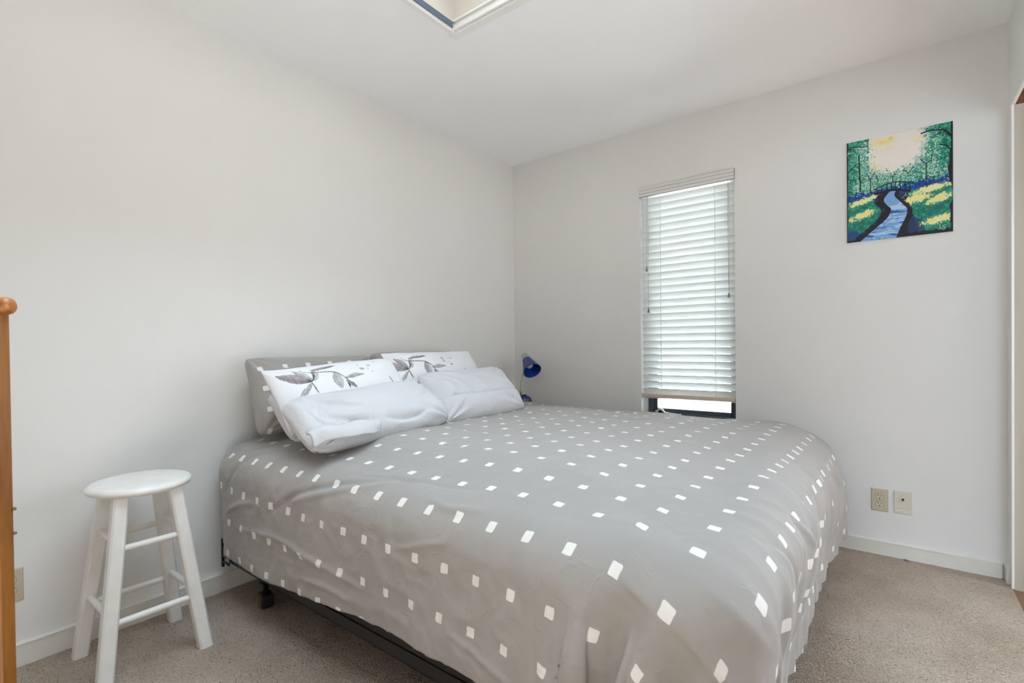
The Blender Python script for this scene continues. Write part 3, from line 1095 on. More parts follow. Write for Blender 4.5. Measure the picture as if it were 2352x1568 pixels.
def drape():
    # rounded box the cloth lies on
    X1, Y0, Y1, Z1, RAD = 2.250, -2.277, 1.0, 0.676, 0.125
    du = 0.0225
    nu, nv = int((2.63 - 0.09) / du) + 1, int((2.277 + 0.35 - 0.225) / du) + 1
    t = np.linspace(0, 1, nu)[:, None]
    tv = np.linspace(0, 1, nv)[None, :]
    U = 0.09 + t * 2.57 + 0 * tv
    V = -2.645 + 0.036 * smoothstep(0.35, 1.3, U)
    V = V + tv * (-0.225 - V)
    ux0 = 0.075 + 0.085 * smoothstep(-2.15, -2.62, V)
    ux1 = 2.665 - 0.085 * smoothstep(-1.6, -0.3, V)
    U = ux0 + t * (ux1 - ux0)
    g = np.random.default_rng(3)
    crown = 0.050 * smoothstep(X1 - 0.20, X1 - 0.75, U) * smoothstep(Y0 + 0.10, Y0 + 0.42, V) * smoothstep(-0.25, -0.80, V) * (0.55 + 0.45 * smoothstep(0.1, 0.6, U))
    P = np.stack([U, V, Z1 + 0.004 + crown], -1)
    P[..., 2] += 0.002 * smooth_noise((nu, nv), (30, 34), 9)
    pin = (U < X1 - 0.30) & (V > Y0 + 0.16)
    inv = np.where(pin, 0.0, 1.0)[..., None]
    P0 = P.copy()
    prev = P.copy()
    hx, hy = U[1, 0] - U[0, 0], V[0, 1] - V[0, 0]
    # slack: the foot drop is a little over-full and gathers into folds
    slack = 1.0 + 0.045 * np.clip((U - X1 + 0.12) / 0.25, 0, 1) + 0.01 * smooth_noise((nu, nv), (9, 10), 21)
    lo = np.array([-9.0, Y0 + RAD, -9.0])
    hi = np.array([X1 - RAD, Y1 - RAD, Z1 - RAD])
    cons = []
    def mk(di, dj, rest, stiff, parity_axis):
        sl_a = (slice(0, nu - di), slice(max(0, -dj), nv - max(0, dj)))
        sl_b = (slice(di, nu), slice(max(0, dj), nv + min(0, dj)))
        A = np.arange(nu * nv).reshape(nu, nv)[sl_a]
        B = np.arange(nu * nv).reshape(nu, nv)[sl_b]
        step = di if parity_axis == 0 else abs(dj)
        n = A.shape[parity_axis]
        k = (np.arange(n) // max(step, 1)) % 2
        for par in (0, 1):
            sel = np.nonzero(k == par)[0]
            a = np.take(A, sel, parity_axis).ravel()
            c = np.take(B, sel, parity_axis).ravel()
            w1, w2 = inv.reshape(-1)[a], inv.reshape(-1)[c]
            kp = (w1 + w2) > 0
            a, c, w1, w2 = a[kp], c[kp], w1[kp], w2[kp]
            r = np.hypot(U.reshape(-1)[a] - U.reshape(-1)[c], V.reshape(-1)[a] - V.reshape(-1)[c]) * (slack.reshape(-1)[a] if di == 0 else np.ones(len(a)))
            cons.append((a, c, r, (w1 / (w1 + w2) * stiff)[:, None], (w2 / (w1 + w2) * stiff)[:, None]))
    mk(1, 0, hx, 1.0, 0)
    mk(0, 1, hy, 1.0, 1)
    dg = math.hypot(hx, hy)
    mk(1, 1, dg, 0.25, 0)
    mk(1, -1, dg, 0.25, 0)
    bend = []
    F = P.reshape(-1, 3)
    Q = prev.reshape(-1, 3)
    w = inv.reshape(-1, 1)
    free = w[:, 0] > 0
    for it in range(230):
        vel = (F - Q) * 0.94
        vel = np.clip(vel, -0.012, 0.012)
        Q = F.copy()
        F = F + w * (vel + np.array([0, 0, -0.0009]))
        if it < 120:
            F[:, :2] += w * 0.00025 * g.normal(size=(len(F), 2))
        for sub in range(6):
            for a, c, r, wa, wc in cons:
                d = F[c] - F[a]
                L = np.sqrt((d * d).sum(1))[:, None] + 1e-9
                k = d * (1 - r[:, None] / L)
                F[a] += wa * k
                F[c] -= wc * k
            # collide with the rounded box
            hi_ = np.stack([hi[0] - (0.01 + 0.135 * smoothstep(-2.0, -0.5, F[:, 1])) * np.clip((F[:, 2] - 0.28) / 0.39, 0, 1) ** 2, np.full(len(F), hi[1]), np.full(len(F), hi[2])], 1)
            q = np.minimum(np.maximum(F, lo), hi_)
            dv = F - q
            dl = np.sqrt((dv * dv).sum(1))
            ins = (dl < RAD) & free
            if ins.any():
                dd = dv[ins]
                ll = dl[ins][:, None]
                F[ins] = np.where(ll > 1e-6, q[ins] + dd / np.maximum(ll, 1e-6) * RAD, F[ins] + np.array([0, 0, 0.01]))
            F[:, 2] = np.maximum(F[:, 2], 0.012)
            F[:, 1] = np.minimum(F[:, 1], -0.03)
        # bending: light laplacian smoothing of the free part
        G = F.reshape(nu, nv, 3)
        lap = np.zeros_like(G)
        lap[1:-1] += 0.5 * (G[2:] + G[:-2]) - G[1:-1]
        lap[:, 1:-1] += 0.5 * (G[:, 2:] + G[:, :-2]) - G[:, 1:-1]
        F = (G + 0.05 * lap * inv).reshape(-1, 3)
    return F.reshape(nu, nv, 3), U, V, hx, hy


def upsample(A):
    """Catmull-Rom doubling along both axes"""
    def one(A):
        n = A.shape[0]
        Pd = np.concatenate([2 * A[:1] - A[1:2], A, 2 * A[-1:] - A[-2:-1]], 0)
        mid = (-Pd[:-3] + 9 * Pd[1:-2] + 9 * Pd[2:-1] - Pd[3:]) / 16
        out = np.zeros((2 * n - 1,) + A.shape[1:])
        out[0::2] = A
        out[1::2] = mid
        return out
    A = one(A)
    A = np.swapaxes(one(np.swapaxes(A, 0, 1)), 0, 1)
    return A


def grid_normals(P):
    a = np.gradient(P, axis=0)
    c = np.gradient(P, axis=1)
    n = np.cross(a, c)
    return n / (np.linalg.norm(n, axis=-1, keepdims=True) + 1e-9)


G, U, V, hx, hy = drape()
# arc-true print coordinates
_s = smoothstep(0.56, 0.20, G[..., 2])
G[..., 0] = np.where(G[..., 0] > 2.08, 2.08 + (G[..., 0] - 2.08) * (1 - 0.40 * _s * smoothstep(-2.22, -2.0, G[..., 1]) * (1 - 0.75 * smoothstep(-1.0, -0.3, G[..., 1]))), G[..., 0])
UV = np.stack([U + 0.10 * np.clip(-2.18 - V, 0, None) * smoothstep(2.25, 1.95, U), V], -1)
UR = np.stack([U, V], -1)
G = upsample(upsample(G))
UV = upsample(upsample(UV))
UR = upsample(upsample(UR))
N = grid_normals(G)
sh = G.shape[:2]
U2, V2 = UR[..., 0], UR[..., 1]
# soft filling and ironed-in creases
def ridged(shape, cells, seed):
    return 1 - 2 * np.abs(smooth_noise(shape, cells, seed))
foot = smoothstep(2.02, 2.30, U2)
near = smoothstep(-2.16, -2.42, V2)
corner = smoothstep(1.55, 2.0, U2) * near
disp = 0.006 * smooth_noise(sh, (7, 8), 31) + 0.0035 * smooth_noise(sh, (18, 15), 32) + 0.0010 * smooth_noise(sh, (60, 40), 33)
disp = disp + foot * (1 - 0.7 * near) * (0.0130 * ridged(sh, (9, 24), 51) + 0.0045 * ridged(sh, (14, 46), 52) + 0.004 * smooth_noise(sh, (40, 44), 53))
disp = disp + 0.020 * corner * smoothstep(2.45, 2.25, U2)
disp = disp + corner * 0.006 * smooth_noise(sh, (34, 7), 54) + near * (0.0036 * ridged(sh, (30, 26), 55) + 0.0016 * ridged(sh, (70, 60), 56))
disp = disp + 0.0008 * ridged(sh, (50, 22), 57)
def crease(pts, wd, amp):
    global disp
    d, t = seg_dist(U2, V2, spline(pts, 6))
    disp = disp + amp * np.exp(-(d / wd) ** 2) * np.sin(np.clip(t, 0.0, 1) * pi) ** 0.5
for pts, wd, amp in (
    (((2.02, -2.25), (2.00, -2.45), (1.96, -2.66)), 0.042, -0.034),
    (((1.94, -2.36), (1.90, -2.50), (1.87, -2.63)), 0.045, 0.018),
    (((2.15, -2.25), (2.14, -2.46), (2.11, -2.66)), 0.045, -0.044),
    (((2.22, -2.24), (2.27, -2.46), (2.31, -2.64)), 0.044, -0.040),
    (((2.06, -2.46), (2.05, -2.55), (2.03, -2.63)), 0.030, -0.006),
    (((0.30, -2.50), (0.60, -2.47), (0.95, -2.50), (1.15, -2.52)), 0.010, 0.006),
    (((0.75, -2.575), (0.95, -2.56), (1.08, -2.58)), 0.009, 0.005),
    (((0.18, -2.46), (0.32, -2.40), (0.44, -2.38)), 0.010, 0.006),
    (((0.55, -2.40), (0.75, -2.30), (1.0, -2.22), (1.25, -2.14)), 0.011, -0.006),
    (((0.70, -2.33), (0.95, -2.26), (1.15, -2.20)), 0.010, 0.005),
    (((0.95, -2.20), (1.2, -2.15), (1.5, -2.13)), 0.010, -0.004),
    (((1.35, -2.20), (1.45, -2.22), (1.58, -2.20)), 0.012, 0.006),
    (((1.30, -2.36), (1.42, -2.32), (1.50, -2.30)), 0.008, 0.004),
    (((1.5, -2.52), (1.62, -2.54), (1.75, -2.57)), 0.010, 0.005),
    (((1.25, -2.40), (1.25, -2.62)), 0.006, 0.003),
    (((1.58, -2.35), (1.57, -2.6)), 0.006, 0.003),
    (((0.95, -1.85), (1.05, -1.87), (1.18, -1.86)), 0.009, -0.004),
    (((0.80, -1.55), (0.95, -1.58), (1.1, -1.57)), 0.009, -0.004),
    (((1.0, -0.85), (1.2, -0.9), (1.5, -0.86), (1.7, -0.9)), 0.014, 0.005),
    (((0.9, -0.6), (1.2, -0.55), (1.45, -0.62)), 0.014, 0.005),
    (((1.3, -0.45), (1.5, -0.5), (1.8, -0.46)), 0.014, -0.005),
    (((2.15, -1.3), (2.35, -1.22), (2.55, -1.2)), 0.010, 0.005),
    (((2.12, -1.0), (2.3, -0.93), (2.52, -0.92)), 0.010, -0.006),
    (((2.10, -1.7), (2.3, -1.55), (2.52, -1.5)), 0.011, 0.006),
    (((2.15, -0.75), (2.32, -0.7), (2.5, -0.72)), 0.010, 0.006),
    (((2.2, -0.5), (2.35, -0.46), (2.55, -0.47)), 0.009, -0.005),
    (((2.15, -1.95), (2.3, -1.8), (2.5, -1.72)), 0.011, -0.006),
    (((2.18, -1.12), (2.28, -1.10), (2.40, -1.15)), 0.008, 0.005),
    (((0.10, -2.25), (0.30, -2.12), (0.42, -1.95)), 0.016, -0.008),
    (((0.16, -2.40), (0.30, -2.22), (0.52, -2.08)), 0.016, -0.007),
):
    crease(pts, wd, amp * (1.0 if wd > 0.02 else 1.45))
G = G + N * disp[..., None]
me = grid_mesh('duvet', G, M['duvet'], uv=UV)
dv = tag(link('duvet', me), 'grey duvet printed with small white squares draped over the bed', 'duvet')
so = dv.modifiers.new('thickness', 'SOLIDIFY')
so.thickness = 0.010
so.offset = -1


# ------------------------------------------------------------------ pillows
def pillow_grid(wd, ht, th, seed, nu=121, nv=81, sag=0.0, crumple=1.0, pinch=0.03, rc=0.0, pw=(3.2, 2.6), creases=()):
    """front and back sheets of a stuffed case, local x width, y height, z thickness"""
    a = np.sin(np.linspace(-1, 1, nu) * pi / 2)[:, None] * np.ones((1, nv))
    c = np.sin(np.linspace(-1, 1, nv) * pi / 2)[None, :] * np.ones((nu, 1))
    inset_x = pinch * (1 - np.abs(c) ** 2.5) 
    inset_y = pinch * 0.8 * (1 - np.abs(a) ** 2.5)
    x = a * (wd / 2 - inset_x * np.abs(a) ** 3)
    y = c * (ht / 2 - inset_y * np.abs(c) ** 3)
    rnd = rc * np.abs(a) ** 6 * np.abs(c) ** 6
    x = x * (1 - rnd * ht / wd)
    y = y * (1 - rnd)
    prof = (np.clip(1 - np.abs(a) ** pw[0], 0, 1) ** 0.55) * (np.clip(1 - np.abs(c) ** pw[1], 0, 1) ** 0.55)
    sh = (nu, nv)
    out = []
    for s_ in (1, -1):
        n1 = smooth_noise(sh, (5, 4), seed + s_ * 3)
        n2 = smooth_noise(sh, (13, 9), seed + 11 + s_)
        # wrinkles that run in from the corners
        wr = np.zeros(sh)
        for sx in (-1, 1):
            for sy in (-1, 1):
                rr = np.hypot(a - sx, (c - sy) * ht / wd)
                th_ = np.arctan2((c - sy) * sy, (a - sx) * sx)
                wr += np.exp(-rr * 2.6) * np.sin(th_ * 13 + seed + 2 * n1) * 0.007 * np.clip(rr * 5, 0, 1)
        z = prof * (th / 2) * (1 + 0.16 * n1 + 0.05 * n2) + prof ** 0.5 * wr * crumple
        z = z + 0.010 * smooth_noise(sh, (4, 3), seed + 40) * crumple * prof
        for pts, cw, amp in (creases if s_ > 0 else ()):
            d, t = seg_dist(x, y, spline(pts, 6))
            z = z + 1.7 * amp * np.exp(-(d / cw) ** 2) * np.sin(np.clip(t, 0, 1) * pi) ** 0.5
        zz = s_ * z
        edge = 0.004 * smooth_noise(sh, (12, 10), seed + 60) * (1 - prof)
        bend = sag * (1 - a * a) * -1.0
        out.append(np.stack([x, y + edge + bend, zz + 0.006 * smooth_noise(sh, (7, 6), seed + 80) * (1 - prof)], -1))
    return out, a, c


def pillow_mesh(name, sheets, mat, uv=None, col=None, colb=None):
    F_, B_ = sheets
    nu, nv, _ = F_.shape
    idx = np.arange(nu * nv).reshape(nu, nv)
    bidx = idx + nu * nv
    bidx = bidx.copy()
    bidx[0, :], bidx[-1, :], bidx[:, 0], bidx[:, -1] = idx[0, :], idx[-1, :], idx[:, 0], idx[:, -1]
    # weld rims
    V_ = np.concatenate([F_.reshape(-1, 3), B_.reshape(-1, 3)], 0)
    def quads(I, flip):
        q = np.stack([I[:-1, :-1].ravel(), I[1:, :-1].ravel(), I[1:, 1:].ravel(), I[:-1, 1:].ravel()], 1)
        return q[:, ::-1] if flip else q
    Q = np.concatenate([quads(idx, False), quads(bidx, True)], 0)
    used = np.unique(Q)
    remap = -np.ones(len(V_), int)
    remap[used] = np.arange(len(used))
    me = bpy.data.meshes.new(name)
    me.from_pydata(V_[used].tolist(), [], remap[Q].tolist())
    me.polygons.foreach_set('use_smooth', np.ones(len(Q), bool))
    if uv is not None:
        ul = me.uv_layers.new(name='UVMap')
        U_ = np.concatenate([uv.reshape(-1, 2), uv.reshape(-1, 2)], 0)
        ul.data.foreach_set('uv', U_[Q.ravel()].astype(np.float32).ravel())
    if col is not None:
        ca = me.color_attributes.new('Col', 'FLOAT_COLOR', 'POINT')
        cb = colb if colb is not None else col
        cc = np.concatenate([col.reshape(-1, 3), cb.reshape(-1, 3)], 0)[used]
        cc = np.concatenate([cc, np.ones((len(cc), 1))], 1).astype(np.float32)
        ca.data.foreach_set('color', cc.ravel())
    me.materials.append(mat)
    me.update()
    return me


def place(o, cen, lean, roll=0.0, yaw=0.0):
    """local x -> +Y of the room, local y -> up the lean, local z -> out into the room"""
    B = Matrix(((0, -sin(lean), cos(lean)), (1, 0, 0), (0, cos(lean), sin(lean)))).to_4x4()
    o.matrix_world = Matrix.Translation(cen) @ Matrix.Rotation(yaw, 4, 'Z') @ B @ Matrix.Rotation(roll, 4, 'Z')
    return o


# grey square-print pillows against the wall
for (cen, wd, ht, lean, roll, seed, lab, yaw) in (
    ((0.160, -1.825, 0.886), 0.69, 0.385, R(21.5), R(0.0), 101, 'grey square print pillow leaning on the wall at the near side', R(0)),
    ((0.150, -1.135, 0.888), 0.70, 0.40, R(18), R(0.0), 141, 'grey square print pillow mostly hidden behind the far floral pillow', R(0)),
):
    sheets, a, c = pillow_grid(wd, ht, 0.19, seed, pinch=0.016, rc=0.10, pw=(5, 3.4), crumple=1.4)
    uv = np.stack([a * wd / 2 * 1.05, c * ht / 2 * 1.1], -1)
    o = tag(link('grey_pillow', pillow_mesh('grey_pillow', sheets, M['grey_pillow'], uv=uv)), lab, 'pillow', 'grey pillows at the back')
    place(o, cen, lean, roll, yaw)
    # stitched side seam along the near end
    pts = []
    F_ = sheets[0]
    k = int(0.075 * F_.shape[0])
    for j in range(6, F_.shape[1] - 6, 3):
        pts.append(F_[k, j] + np.array((0, 0, 0.0008)))
    MB().tube(pts, 0.0016, 5).build('side_seam', M['grey_cotton'], o)


# floral pillows
def floral_colour(wd, ht, a, c, sx=0.0, sy=0.0):
    """brush-drawn leaves in metres on the pillow face"""
    base = np.array((0.74, 0.745, 0.765))
    nu, nv = a.shape
    X = a * wd / 2 - sx
    Y = c * ht / 2 - sy - (ht - 0.385) / 2
    col = np.zeros((nu, nv, 3)) + base
    g = smooth_noise((nu, nv), (60, 44), 77)
    g2 = smooth_noise((nu, nv), (110, 20), 78)
    def put(mask, v):
        mk = np.clip(mask, 0, 1)[..., None]
        col[:] = col * (1 - mk) + np.array(v) * mk
    def stroke(pts, wd_, v=(0.03, 0.028, 0.03)):
        d, t = seg_dist(X, Y, spline(pts, 5))
        put(np.clip((wd_ * (0.6 + 0.5 * np.sin(t * pi)) - d) / 0.0016 + 0.5, 0, 1), v)
    def leaf(p0, p1, width, v, dark=0.0, bow=0.0):
        A, B = np.array(p0), np.array(p1)
        d = B - A
        Ln = np.hypot(*d)
        e = d / Ln
        nrm = np.array((-e[1], e[0]))
        t = ((X - A[0]) * e[0] + (Y - A[1]) * e[1]) / Ln
        tt = np.clip(t, 0, 1)
        s_ = ((X - A[0]) * nrm[0] + (Y - A[1]) * nrm[1]) - bow * np.sin(pi * tt)
        w = width * (np.sin(pi * tt)) ** 0.75
        ins = (t > 0) & (t < 1)
        m = np.clip((w - np.abs(s_)) / 0.0018, 0, 1) * ins
        shade = np.clip(0.60 + 0.30 * g2 + 0.25 * g + 0.35 * s_ / (width + 1e-6), 0, 1)
        lo, hi = np.array(v), np.array(v) * 0.46
        cmx = lo * shade[..., None] + hi * (1 - shade[..., None])
        if dark:
            k = np.clip((t - (1 - dark)) / dark, 0, 1)[..., None]
            cmx = cmx * (1 - k) + np.array((0.02, 0.018, 0.02)) * k
        col[:] = col * (1 - m[..., None]) + cmx * m[..., None]
        rim = np.clip((0.0020 - np.abs(np.abs(s_) - w)) / 0.0016, 0, 1) * ins * np.clip(0.5 + 0.9 * g, 0, 1)
        put(rim, (0.06, 0.055, 0.06))
        mid = np.clip((0.0014 - np.abs(s_ + 0.002)) / 0.001, 0, 1) * ins * 0.5
        put(mid, (0.10, 0.09, 0.10))
    gr, br = (0.50, 0.495, 0.51), (0.39, 0.345, 0.36)
    leaf((-0.322, 0.140), (-0.195, 0.067), 0.025, br, 0.25, -0.006)
    leaf((-0.252, 0.148), (-0.192, 0.074), 0.014, gr)
    leaf((-0.160, 0.128), (-0.183, 0.070), 0.014, gr, 0, 0.004)
    leaf((-0.288, -0.012), (-0.198, 0.061), 0.010, gr)
    leaf((-0.072, 0.101), (-0.080, 0.006), 0.021, gr)
    leaf((-0.044, 0.056), (0.064, 0.062), 0.0115, gr, 0, 0.004)
    leaf((-0.040, 0.045), (-0.006, -0.004), 0.010, br)
    leaf((-0.172, 0.132), (-0.044, 0.144), 0.009, br, 0.5)
    stroke(((-0.199, 0.058), (-0.196, 0.036), (-0.191, 0.010)), 0.0026)
    stroke(((-0.213, 0.147), (-0.196, 0.125), (-0.135, 0.113), (-0.075, 0.099), (-0.042, 0.068), (-0.031, 0.045), (-0.009, 0.002)), 0.0021)
    stroke(((-0.173, 0.120), (-0.177, 0.094), (-0.195, 0.067)), 0.0026)
    stroke(((-0.038, 0.032), (-0.039, 0.005)), 0.0032)
    for q, r_ in (((0.065, 0.121), 0.007), ((0.075, 0.100), 0.014), ((0.124, 0.117), 0.011), ((0.107, 0.094), 0.006), ((0.119, 0.074), 0.007), ((0.171, 0.141), 0.006), ((0.150, 0.122), 0.008)):
        put(np.clip((r_ - np.hypot(X - q[0], (Y - q[1]) * 1.3) + 0.006 * g) / 0.004, 0, 1) * 0.8, (0.34, 0.33, 0.35) if r_ > 0.0075 else (0.06, 0.055, 0.06))
    stroke(((0.214, 0.042), (0.219, 0.016), (0.224, -0.010)), 0.0028)
    stroke(((-0.33, -0.05), (-0.315, -0.075), (-0.295, -0.085)), 0.0026)
    leaf((-0.33, -0.12), (-0.27, -0.085), 0.014, gr)
    leaf((-0.12, -0.05), (-0.05, -0.09), 0.018, gr)
    leaf((0.06, -0.05), (0.13, -0.03), 0.014, br)
    return col


for i, (cen, wd, ht, lean, roll, seed, lab, sft) in enumerate((
    ((0.432, -1.850, 0.894), 0.70, 0.335, R(37), R(4.0), 201, 'near white pillow with grey leaf print and a drooping case end', (0.0, 0.0)),
    ((0.385, -1.200, 0.905), 0.70, 0.40, R(33), R(0.5), 241, 'far white pillow with grey leaf print next to the lamp side', (-0.058, -0.012)),
)):
    sheets, a, c = pillow_grid(wd, ht, 0.15, seed, 301, 171, pinch=0.014, rc=0.03, pw=(3.4, 3.0), crumple=1.2)
    colf = floral_colour(wd, ht, a, c, *sft)
    white = np.zeros_like(colf) + np.array((0.74, 0.745, 0.765))
    o = tag(link('floral_pillow', pillow_mesh('floral_pillow', sheets, M['floral'], col=colf, colb=white)), lab, 'pillow', 'white pillows with grey leaf print')
    place(o, cen, lean, roll)
    if i == 0:
        # the stuffed lower end bulges out beyond the flat case end
        b2, a2, c2 = pillow_grid(0.19, 0.27, 0.12, 777, 41, 41, pinch=0.01, rc=0.3, pw=(2.6, 2.6), crumple=1.6)
        e = link('case_end', pillow_mesh('case_end', b2, M['white_cotton']), o)
        e.matrix_local = Matrix.Translation((-0.245, -0.035, -0.035)) @ Matrix.Rotation(R(6), 4, 'Z')


# a curled sheet of cloth (the empty end of a pillow case)
def cloth_flap(name, P0, mat, parent, th=0.006):
    me = grid_mesh(name, P0, mat)
    o = link(name, me, parent)
    so_ = o.modifiers.new('thickness', 'SOLIDIFY')
    so_.thickness = th
    so_.offset = 0
    return o


# plain white pillows lying in front
for i, (cen, wd, ht, lean, roll, seed, lab, yaw, th_) in enumerate((
    ((0.632, -1.850, 0.812), 0.77, 0.30, R(54), R(3.0), 307, 'near plain white pillow lying in front with its case end flopped', R(1), 0.165),
    ((0.592, -1.155, 0.842), 0.66, 0.33, R(42), R(1.0), 345, 'far plain white pillow lying in front with seamed lower edge', R(-2), 0.165),
)):
    if i == 0:
        cre = (((-0.30, 0.10), (-0.22, 0.03), (-0.12, -0.03)), 0.010, -0.008), (((-0.27, -0.02), (-0.20, -0.07), (-0.08, -0.10)), 0.012, -0.010), (((-0.22, 0.06), (-0.17, 0.04), (-0.10, 0.05)), 0.007, 0.005), \
              (((-0.05, -0.10), (0.08, -0.115), (0.22, -0.10)), 0.009, -0.006), (((0.20, -0.02), (0.27, 0.02), (0.32, 0.09)), 0.009, 0.006), (((0.15, 0.02), (0.24, -0.05), (0.30, -0.06)), 0.008, -0.005), (((-0.33, 0.05), (-0.30, -0.03), (-0.26, -0.09)), 0.006, 0.006)
    else:
        cre = (((-0.32, -0.052), (-0.10, -0.046), (0.12, -0.050), (0.30, -0.045)), 0.007, -0.006), (((-0.15, 0.05), (-0.12, 0.0), (-0.06, -0.05)), 0.008, 0.005), (((-0.12, 0.06), (-0.05, 0.02), (-0.02, -0.05)), 0.009, -0.006), \
              (((0.02, 0.07), (0.04, 0.0), (0.05, -0.05)), 0.008, 0.004), (((-0.30, 0.08), (-0.22, 0.06), (-0.16, 0.03)), 0.008, -0.006), (((0.15, 0.05), (0.20, 0.0), (0.21, -0.05)), 0.009, -0.004)
    sheets, a, c = pillow_grid(wd, ht, th_, seed, 161, 101, pinch=0.008, crumple=1.7, rc=0.22 if i == 0 else 0.10, pw=(5.0, 2.8), creases=cre)
    o = tag(link('white_pillow', pillow_mesh('white_pillow', sheets, M['white_cotton'])), lab, 'pillow', 'plain white pillows in front')
    place(o, cen, lean, roll, yaw)
    if i == 0:
        # flopped hem of the open case end lying on the duvet at the near end
        n1, n2 = 41, 15
        tt = np.linspace(0, 1, n1)[:, None] * np.ones((1, n2))
        vv = np.linspace(-1, 1, n2)[None, :] * np.ones((n1, 1))
        wv = 0.040 * (0.75 + 0.25 * np.sin(tt * pi)) * (1 - 0.45 * smoothstep(0.80, 1.0, tt))
        x_ = -0.405 + 0.32 * tt
        y_ = -0.122 + 0.006 * np.sin(tt * 9) + wv * vv
        z_ = 0.072 + 0.018 * (1 - vv ** 2) + 0.006 * np.sin(tt * 7 + vv * 2) - 0.030 * smoothstep(0.55, 1.0, tt) - 0.018 * smoothstep(0.0, 0.16, 0.16 - tt)
        cloth_flap('case_flap', np.stack([x_, y_, z_], -1), M['white_cotton'], o, 0.008)

# ------------------------------------------------------------------ stool
st = tag(empty('stool', (0.251, -2.600, 0)), 'white painted round wooden stool against the left wall', 'stool')
SHT = 0.632
MB().lathe([(0, SHT), (0.100, SHT), (0.140, SHT - 0.001), (0.152, SHT - 0.005), (0.158, SHT - 0.013), (0.1585, SHT - 0.019), (0.154, SHT - 0.027), (0.144, SHT - 0.032), (0.10, SHT - 0.033), (0, SHT - 0.033)], 72).build('seat', M['stool'], st)
def leg_axis(sx, sy):
    return Vector((sx * 0.080, sy * 0.080, SHT - 0.032)), Vector((sx * 0.148, sy * 0.150, 0.0))
for sx in (-1, 1):
    for sy in (-1, 1):
        t_, b_ = leg_axis(sx, sy)
        bm = bmesh.new()
        h_, ch = 0.0218, 0.006
        sec = [(-h_ + ch, -h_), (h_ - ch, -h_), (h_, -h_ + ch), (h_, h_ - ch), (h_ - ch, h_), (-h_ + ch, h_), (-h_, h_ - ch), (-h_, -h_ + ch)]
        A = [bm.verts.new((t_.x + x, t_.y + y, t_.z)) for x, y in sec]
        B = [bm.verts.new((b_.x + x, b_.y + y, b_.z)) for x, y in sec]
        for k in range(8):
            bm.faces.new((A[k], A[(k + 1) % 8], B[(k + 1) % 8], B[k]))
        bm.faces.new(A)
        bm.faces.new(B)
        bmesh.ops.recalc_face_normals(bm, faces=bm.faces[:])
        m = MB()
        m.add(bm)
        m.build('leg', M['stool'], st)
def on_leg(sx, sy, z):
    t_, b_ = leg_axis(sx, sy)
    k = z / t_.z
    return b_ + (t_ - b_) * k
def rung(p, q):
    d = (q - p)
    pts = [p + d * 0.02, p + d * 0.12, p + d * 0.5, p + d * 0.88, p + d * 0.98]
    MB().tube(pts, [0.0095, 0.0105, 0.0112, 0.0105, 0.0095], 16).build('rung', M['stool'], st)
for z in (0.190, 0.425):
    for sx in (-1, 1):
        rung(on_leg(sx, -1, z), on_leg(sx, 1, z))
for z in (0.215, 0.450):
    for sy in (-1, 1):
        rung(on_leg(-1, sy, z), on_leg(1, sy, z))

# ------------------------------------------------------------------ wooden rack at the left edge
rk0 = Vector((CAM.x - 1.4190, CAM.y + 0.1675, 0))
rk = tag(empty('wooden_rack', (rk0.x, rk0.y, 0), YAW), 'honey coloured wooden rack with a round top rail at the left edge', 'rack')
RH = 1.192
MB().tube([(-0.50, 0, RH), (-0.02, 0, RH), (0.008, 0, RH), (0.014, 0, RH), (0.0185, 0, RH), (0.020, 0, RH)], [0.0182, 0.0182, 0.0178, 0.0165, 0.012, 0.006], 28).build('top_rail', M['honey_rail'], rk)
for x in (-0.062, -0.48):
    MB().box(x, x + 0.062, -0.016, 0.016, 0.0, RH - 0.010, 0.006, 3).build('post', M['honey'], rk)
for z in (0.25, 0.75):
    MB().box(-0.418, -0.062, -0.012, 0.012, z, z + 0.06, 0.004, 2).build('cross_bar', M['honey'], rk)
for z in (0.779, 0.729):
    MB().lathe([(0, 0.0055), (0.0025, 0.005), (0.0036, 0.003), (0.0036, -0.002)], 12, Matrix.Translation((0, 0.013, z)) @ Matrix.Rotation(pi / 2, 4, 'Y')).build('peg', M['brass_edge'], rk)
for x in (-0.49, -0.072):
    MB().box(x, x + 0.072, -0.16, 0.16, 0.0, 0.035, 0.006, 2).build('foot', M['honey'], rk)

# ------------------------------------------------------------------ night stand and desk lamp
NZ = 0.628
nsx, nsy = 0.165, -0.108
nt = tag(empty('nightstand', (nsx, nsy, 0)), 'slim brown wooden nightstand in the corner carrying the blue lamp', 'nightstand')
MB().box(-0.12, 0.12, -0.088, 0.090, NZ - 0.02, NZ, 0.003, 1).build('top', M['brown_wood'], nt)
for x in (-0.10, 0.10):
    for y in (-0.072, 0.070):
        MB().box(x - 0.015, x + 0.015, y - 0.014, y + 0.014, 0.0, NZ - 0.02, 0.002, 1).build('leg', M['brown_wood'], nt)
MB().box(-0.085, 0.085, -0.07, 0.07, 0.2, 0.215, 0.002, 1).build('shelf', M['brown_wood'], nt)

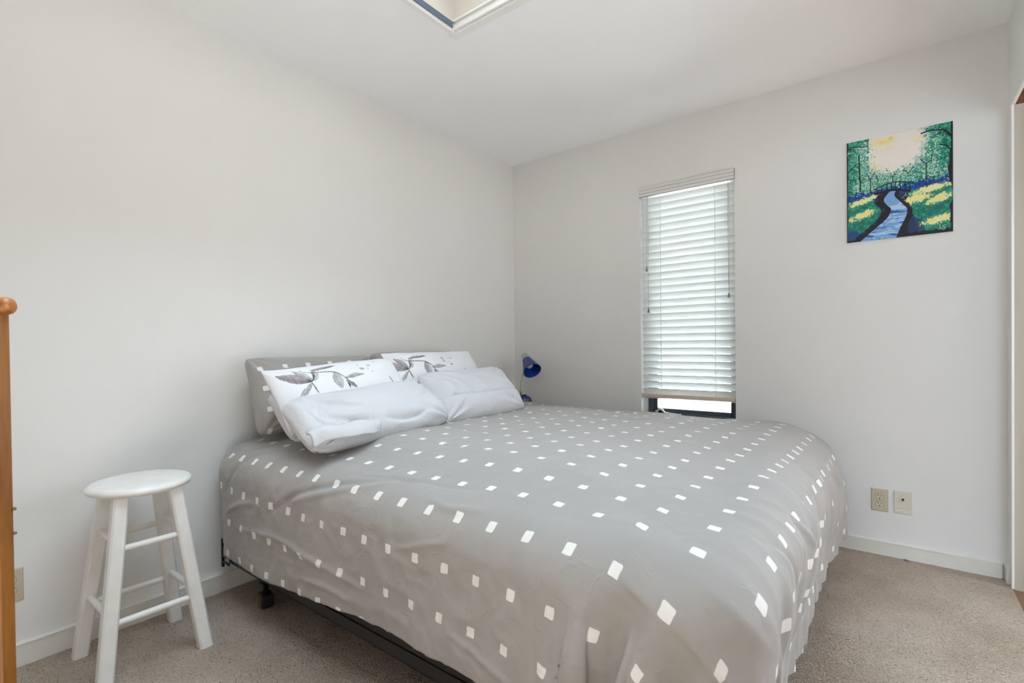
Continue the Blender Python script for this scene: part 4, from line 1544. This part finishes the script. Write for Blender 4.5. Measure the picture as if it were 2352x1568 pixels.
lp = tag(empty('desk_lamp', (0.180, -0.120, NZ)), 'blue gooseneck desk lamp standing in the corner behind the bed', 'lamp')
MB().lathe([(0, 0), (0.060, 0), (0.062, 0.010), (0.061, 0.046), (0.054, 0.070), (0.040, 0.086), (0.016, 0.093), (0, 0.094)], 36).build('base', M['lamp_blue_base'], lp)
MB().box(-0.018, 0.018, -0.014, 0.010, 0.090, 0.100, 0.004, 2, Matrix.Rotation(YAW, 4, 'Z')).build('switch', M['black_plastic'], lp)
rv = Vector((cos(YAW), sin(YAW), 0))
fv = Vector((-sin(YAW), cos(YAW), 0))
def lp_pt(r, f, z):
    v = rv * r + fv * f
    return (v.x, v.y, z)
MB().tube([lp_pt(-0.026, 0, 0.08), lp_pt(-0.028, 0, 0.13), lp_pt(-0.022, 0.0, 0.19), lp_pt(-0.010, 0.0, 0.25), lp_pt(-0.002, 0.004, 0.30), lp_pt(0.004, 0.01, 0.345)], 0.0068, 12).build('gooseneck', M['nickel'], lp)
# shade: cone pointing down towards the viewer and to the right
ax = (rv * 0.30 - fv * 0.70 + Vector((0, 0, -0.62))).normalized()
q = Vector((0, 0, -1)).rotation_difference(ax)
top = Vector(lp_pt(0.002, 0.030, 0.405))
Msh = Matrix.Translation(top) @ q.to_matrix().to_4x4()
MB().lathe([(0.031, -0.055), (0.047, -0.110), (0.064, -0.170), (0.070, -0.188), (0.0685, -0.189), (0.0665, -0.184)], 40, Msh).build('lamp_shade', M['lamp_blue'], lp)
MB().lathe([(0.0660, -0.184), (0.062, -0.170), (0.045, -0.110), (0.029, -0.058), (0, -0.058)], 40, Msh).build('shade_lining', M['lamp_lining'], [c_ for c_ in lp.children if c_.name.startswith('lamp_shade')][0])
MB().lathe([(0, 0.003), (0.018, 0.002), (0.023, -0.004), (0.026, -0.030), (0.033, -0.054), (0.032, -0.062), (0, -0.062)], 32, Msh).build('socket_cap', M['lamp_grey'], lp)
MB().lathe([(0.008, -0.062), (0.014, -0.085), (0.026, -0.105), (0.030, -0.122), (0.024, -0.136), (0, -0.142)], 24, Msh).build('bulb', M['bulb'], lp)

# ------------------------------------------------------------------ lint on the carpet by the back baseboard
bm = bmesh.new()
bmesh.ops.create_icosphere(bm, subdivisions=2, radius=1)
for v in bm.verts:
    v.co = Vector((v.co.x * 0.011 * (1 + 0.5 * sin(9 * v.co.z + 4 * v.co.x)), v.co.y * 0.005 * (1 + 0.4 * cos(7 * v.co.x)), 0.004 + v.co.z * 0.004 * (1 + 0.4 * sin(8 * v.co.y))))
m_ = MB()
m_.add(bm)
tag(m_.build('lint', M['slate'], None, (2.478, -0.030, 0.0)), 'small dark scrap of lint on the carpet against the back baseboard', 'lint')
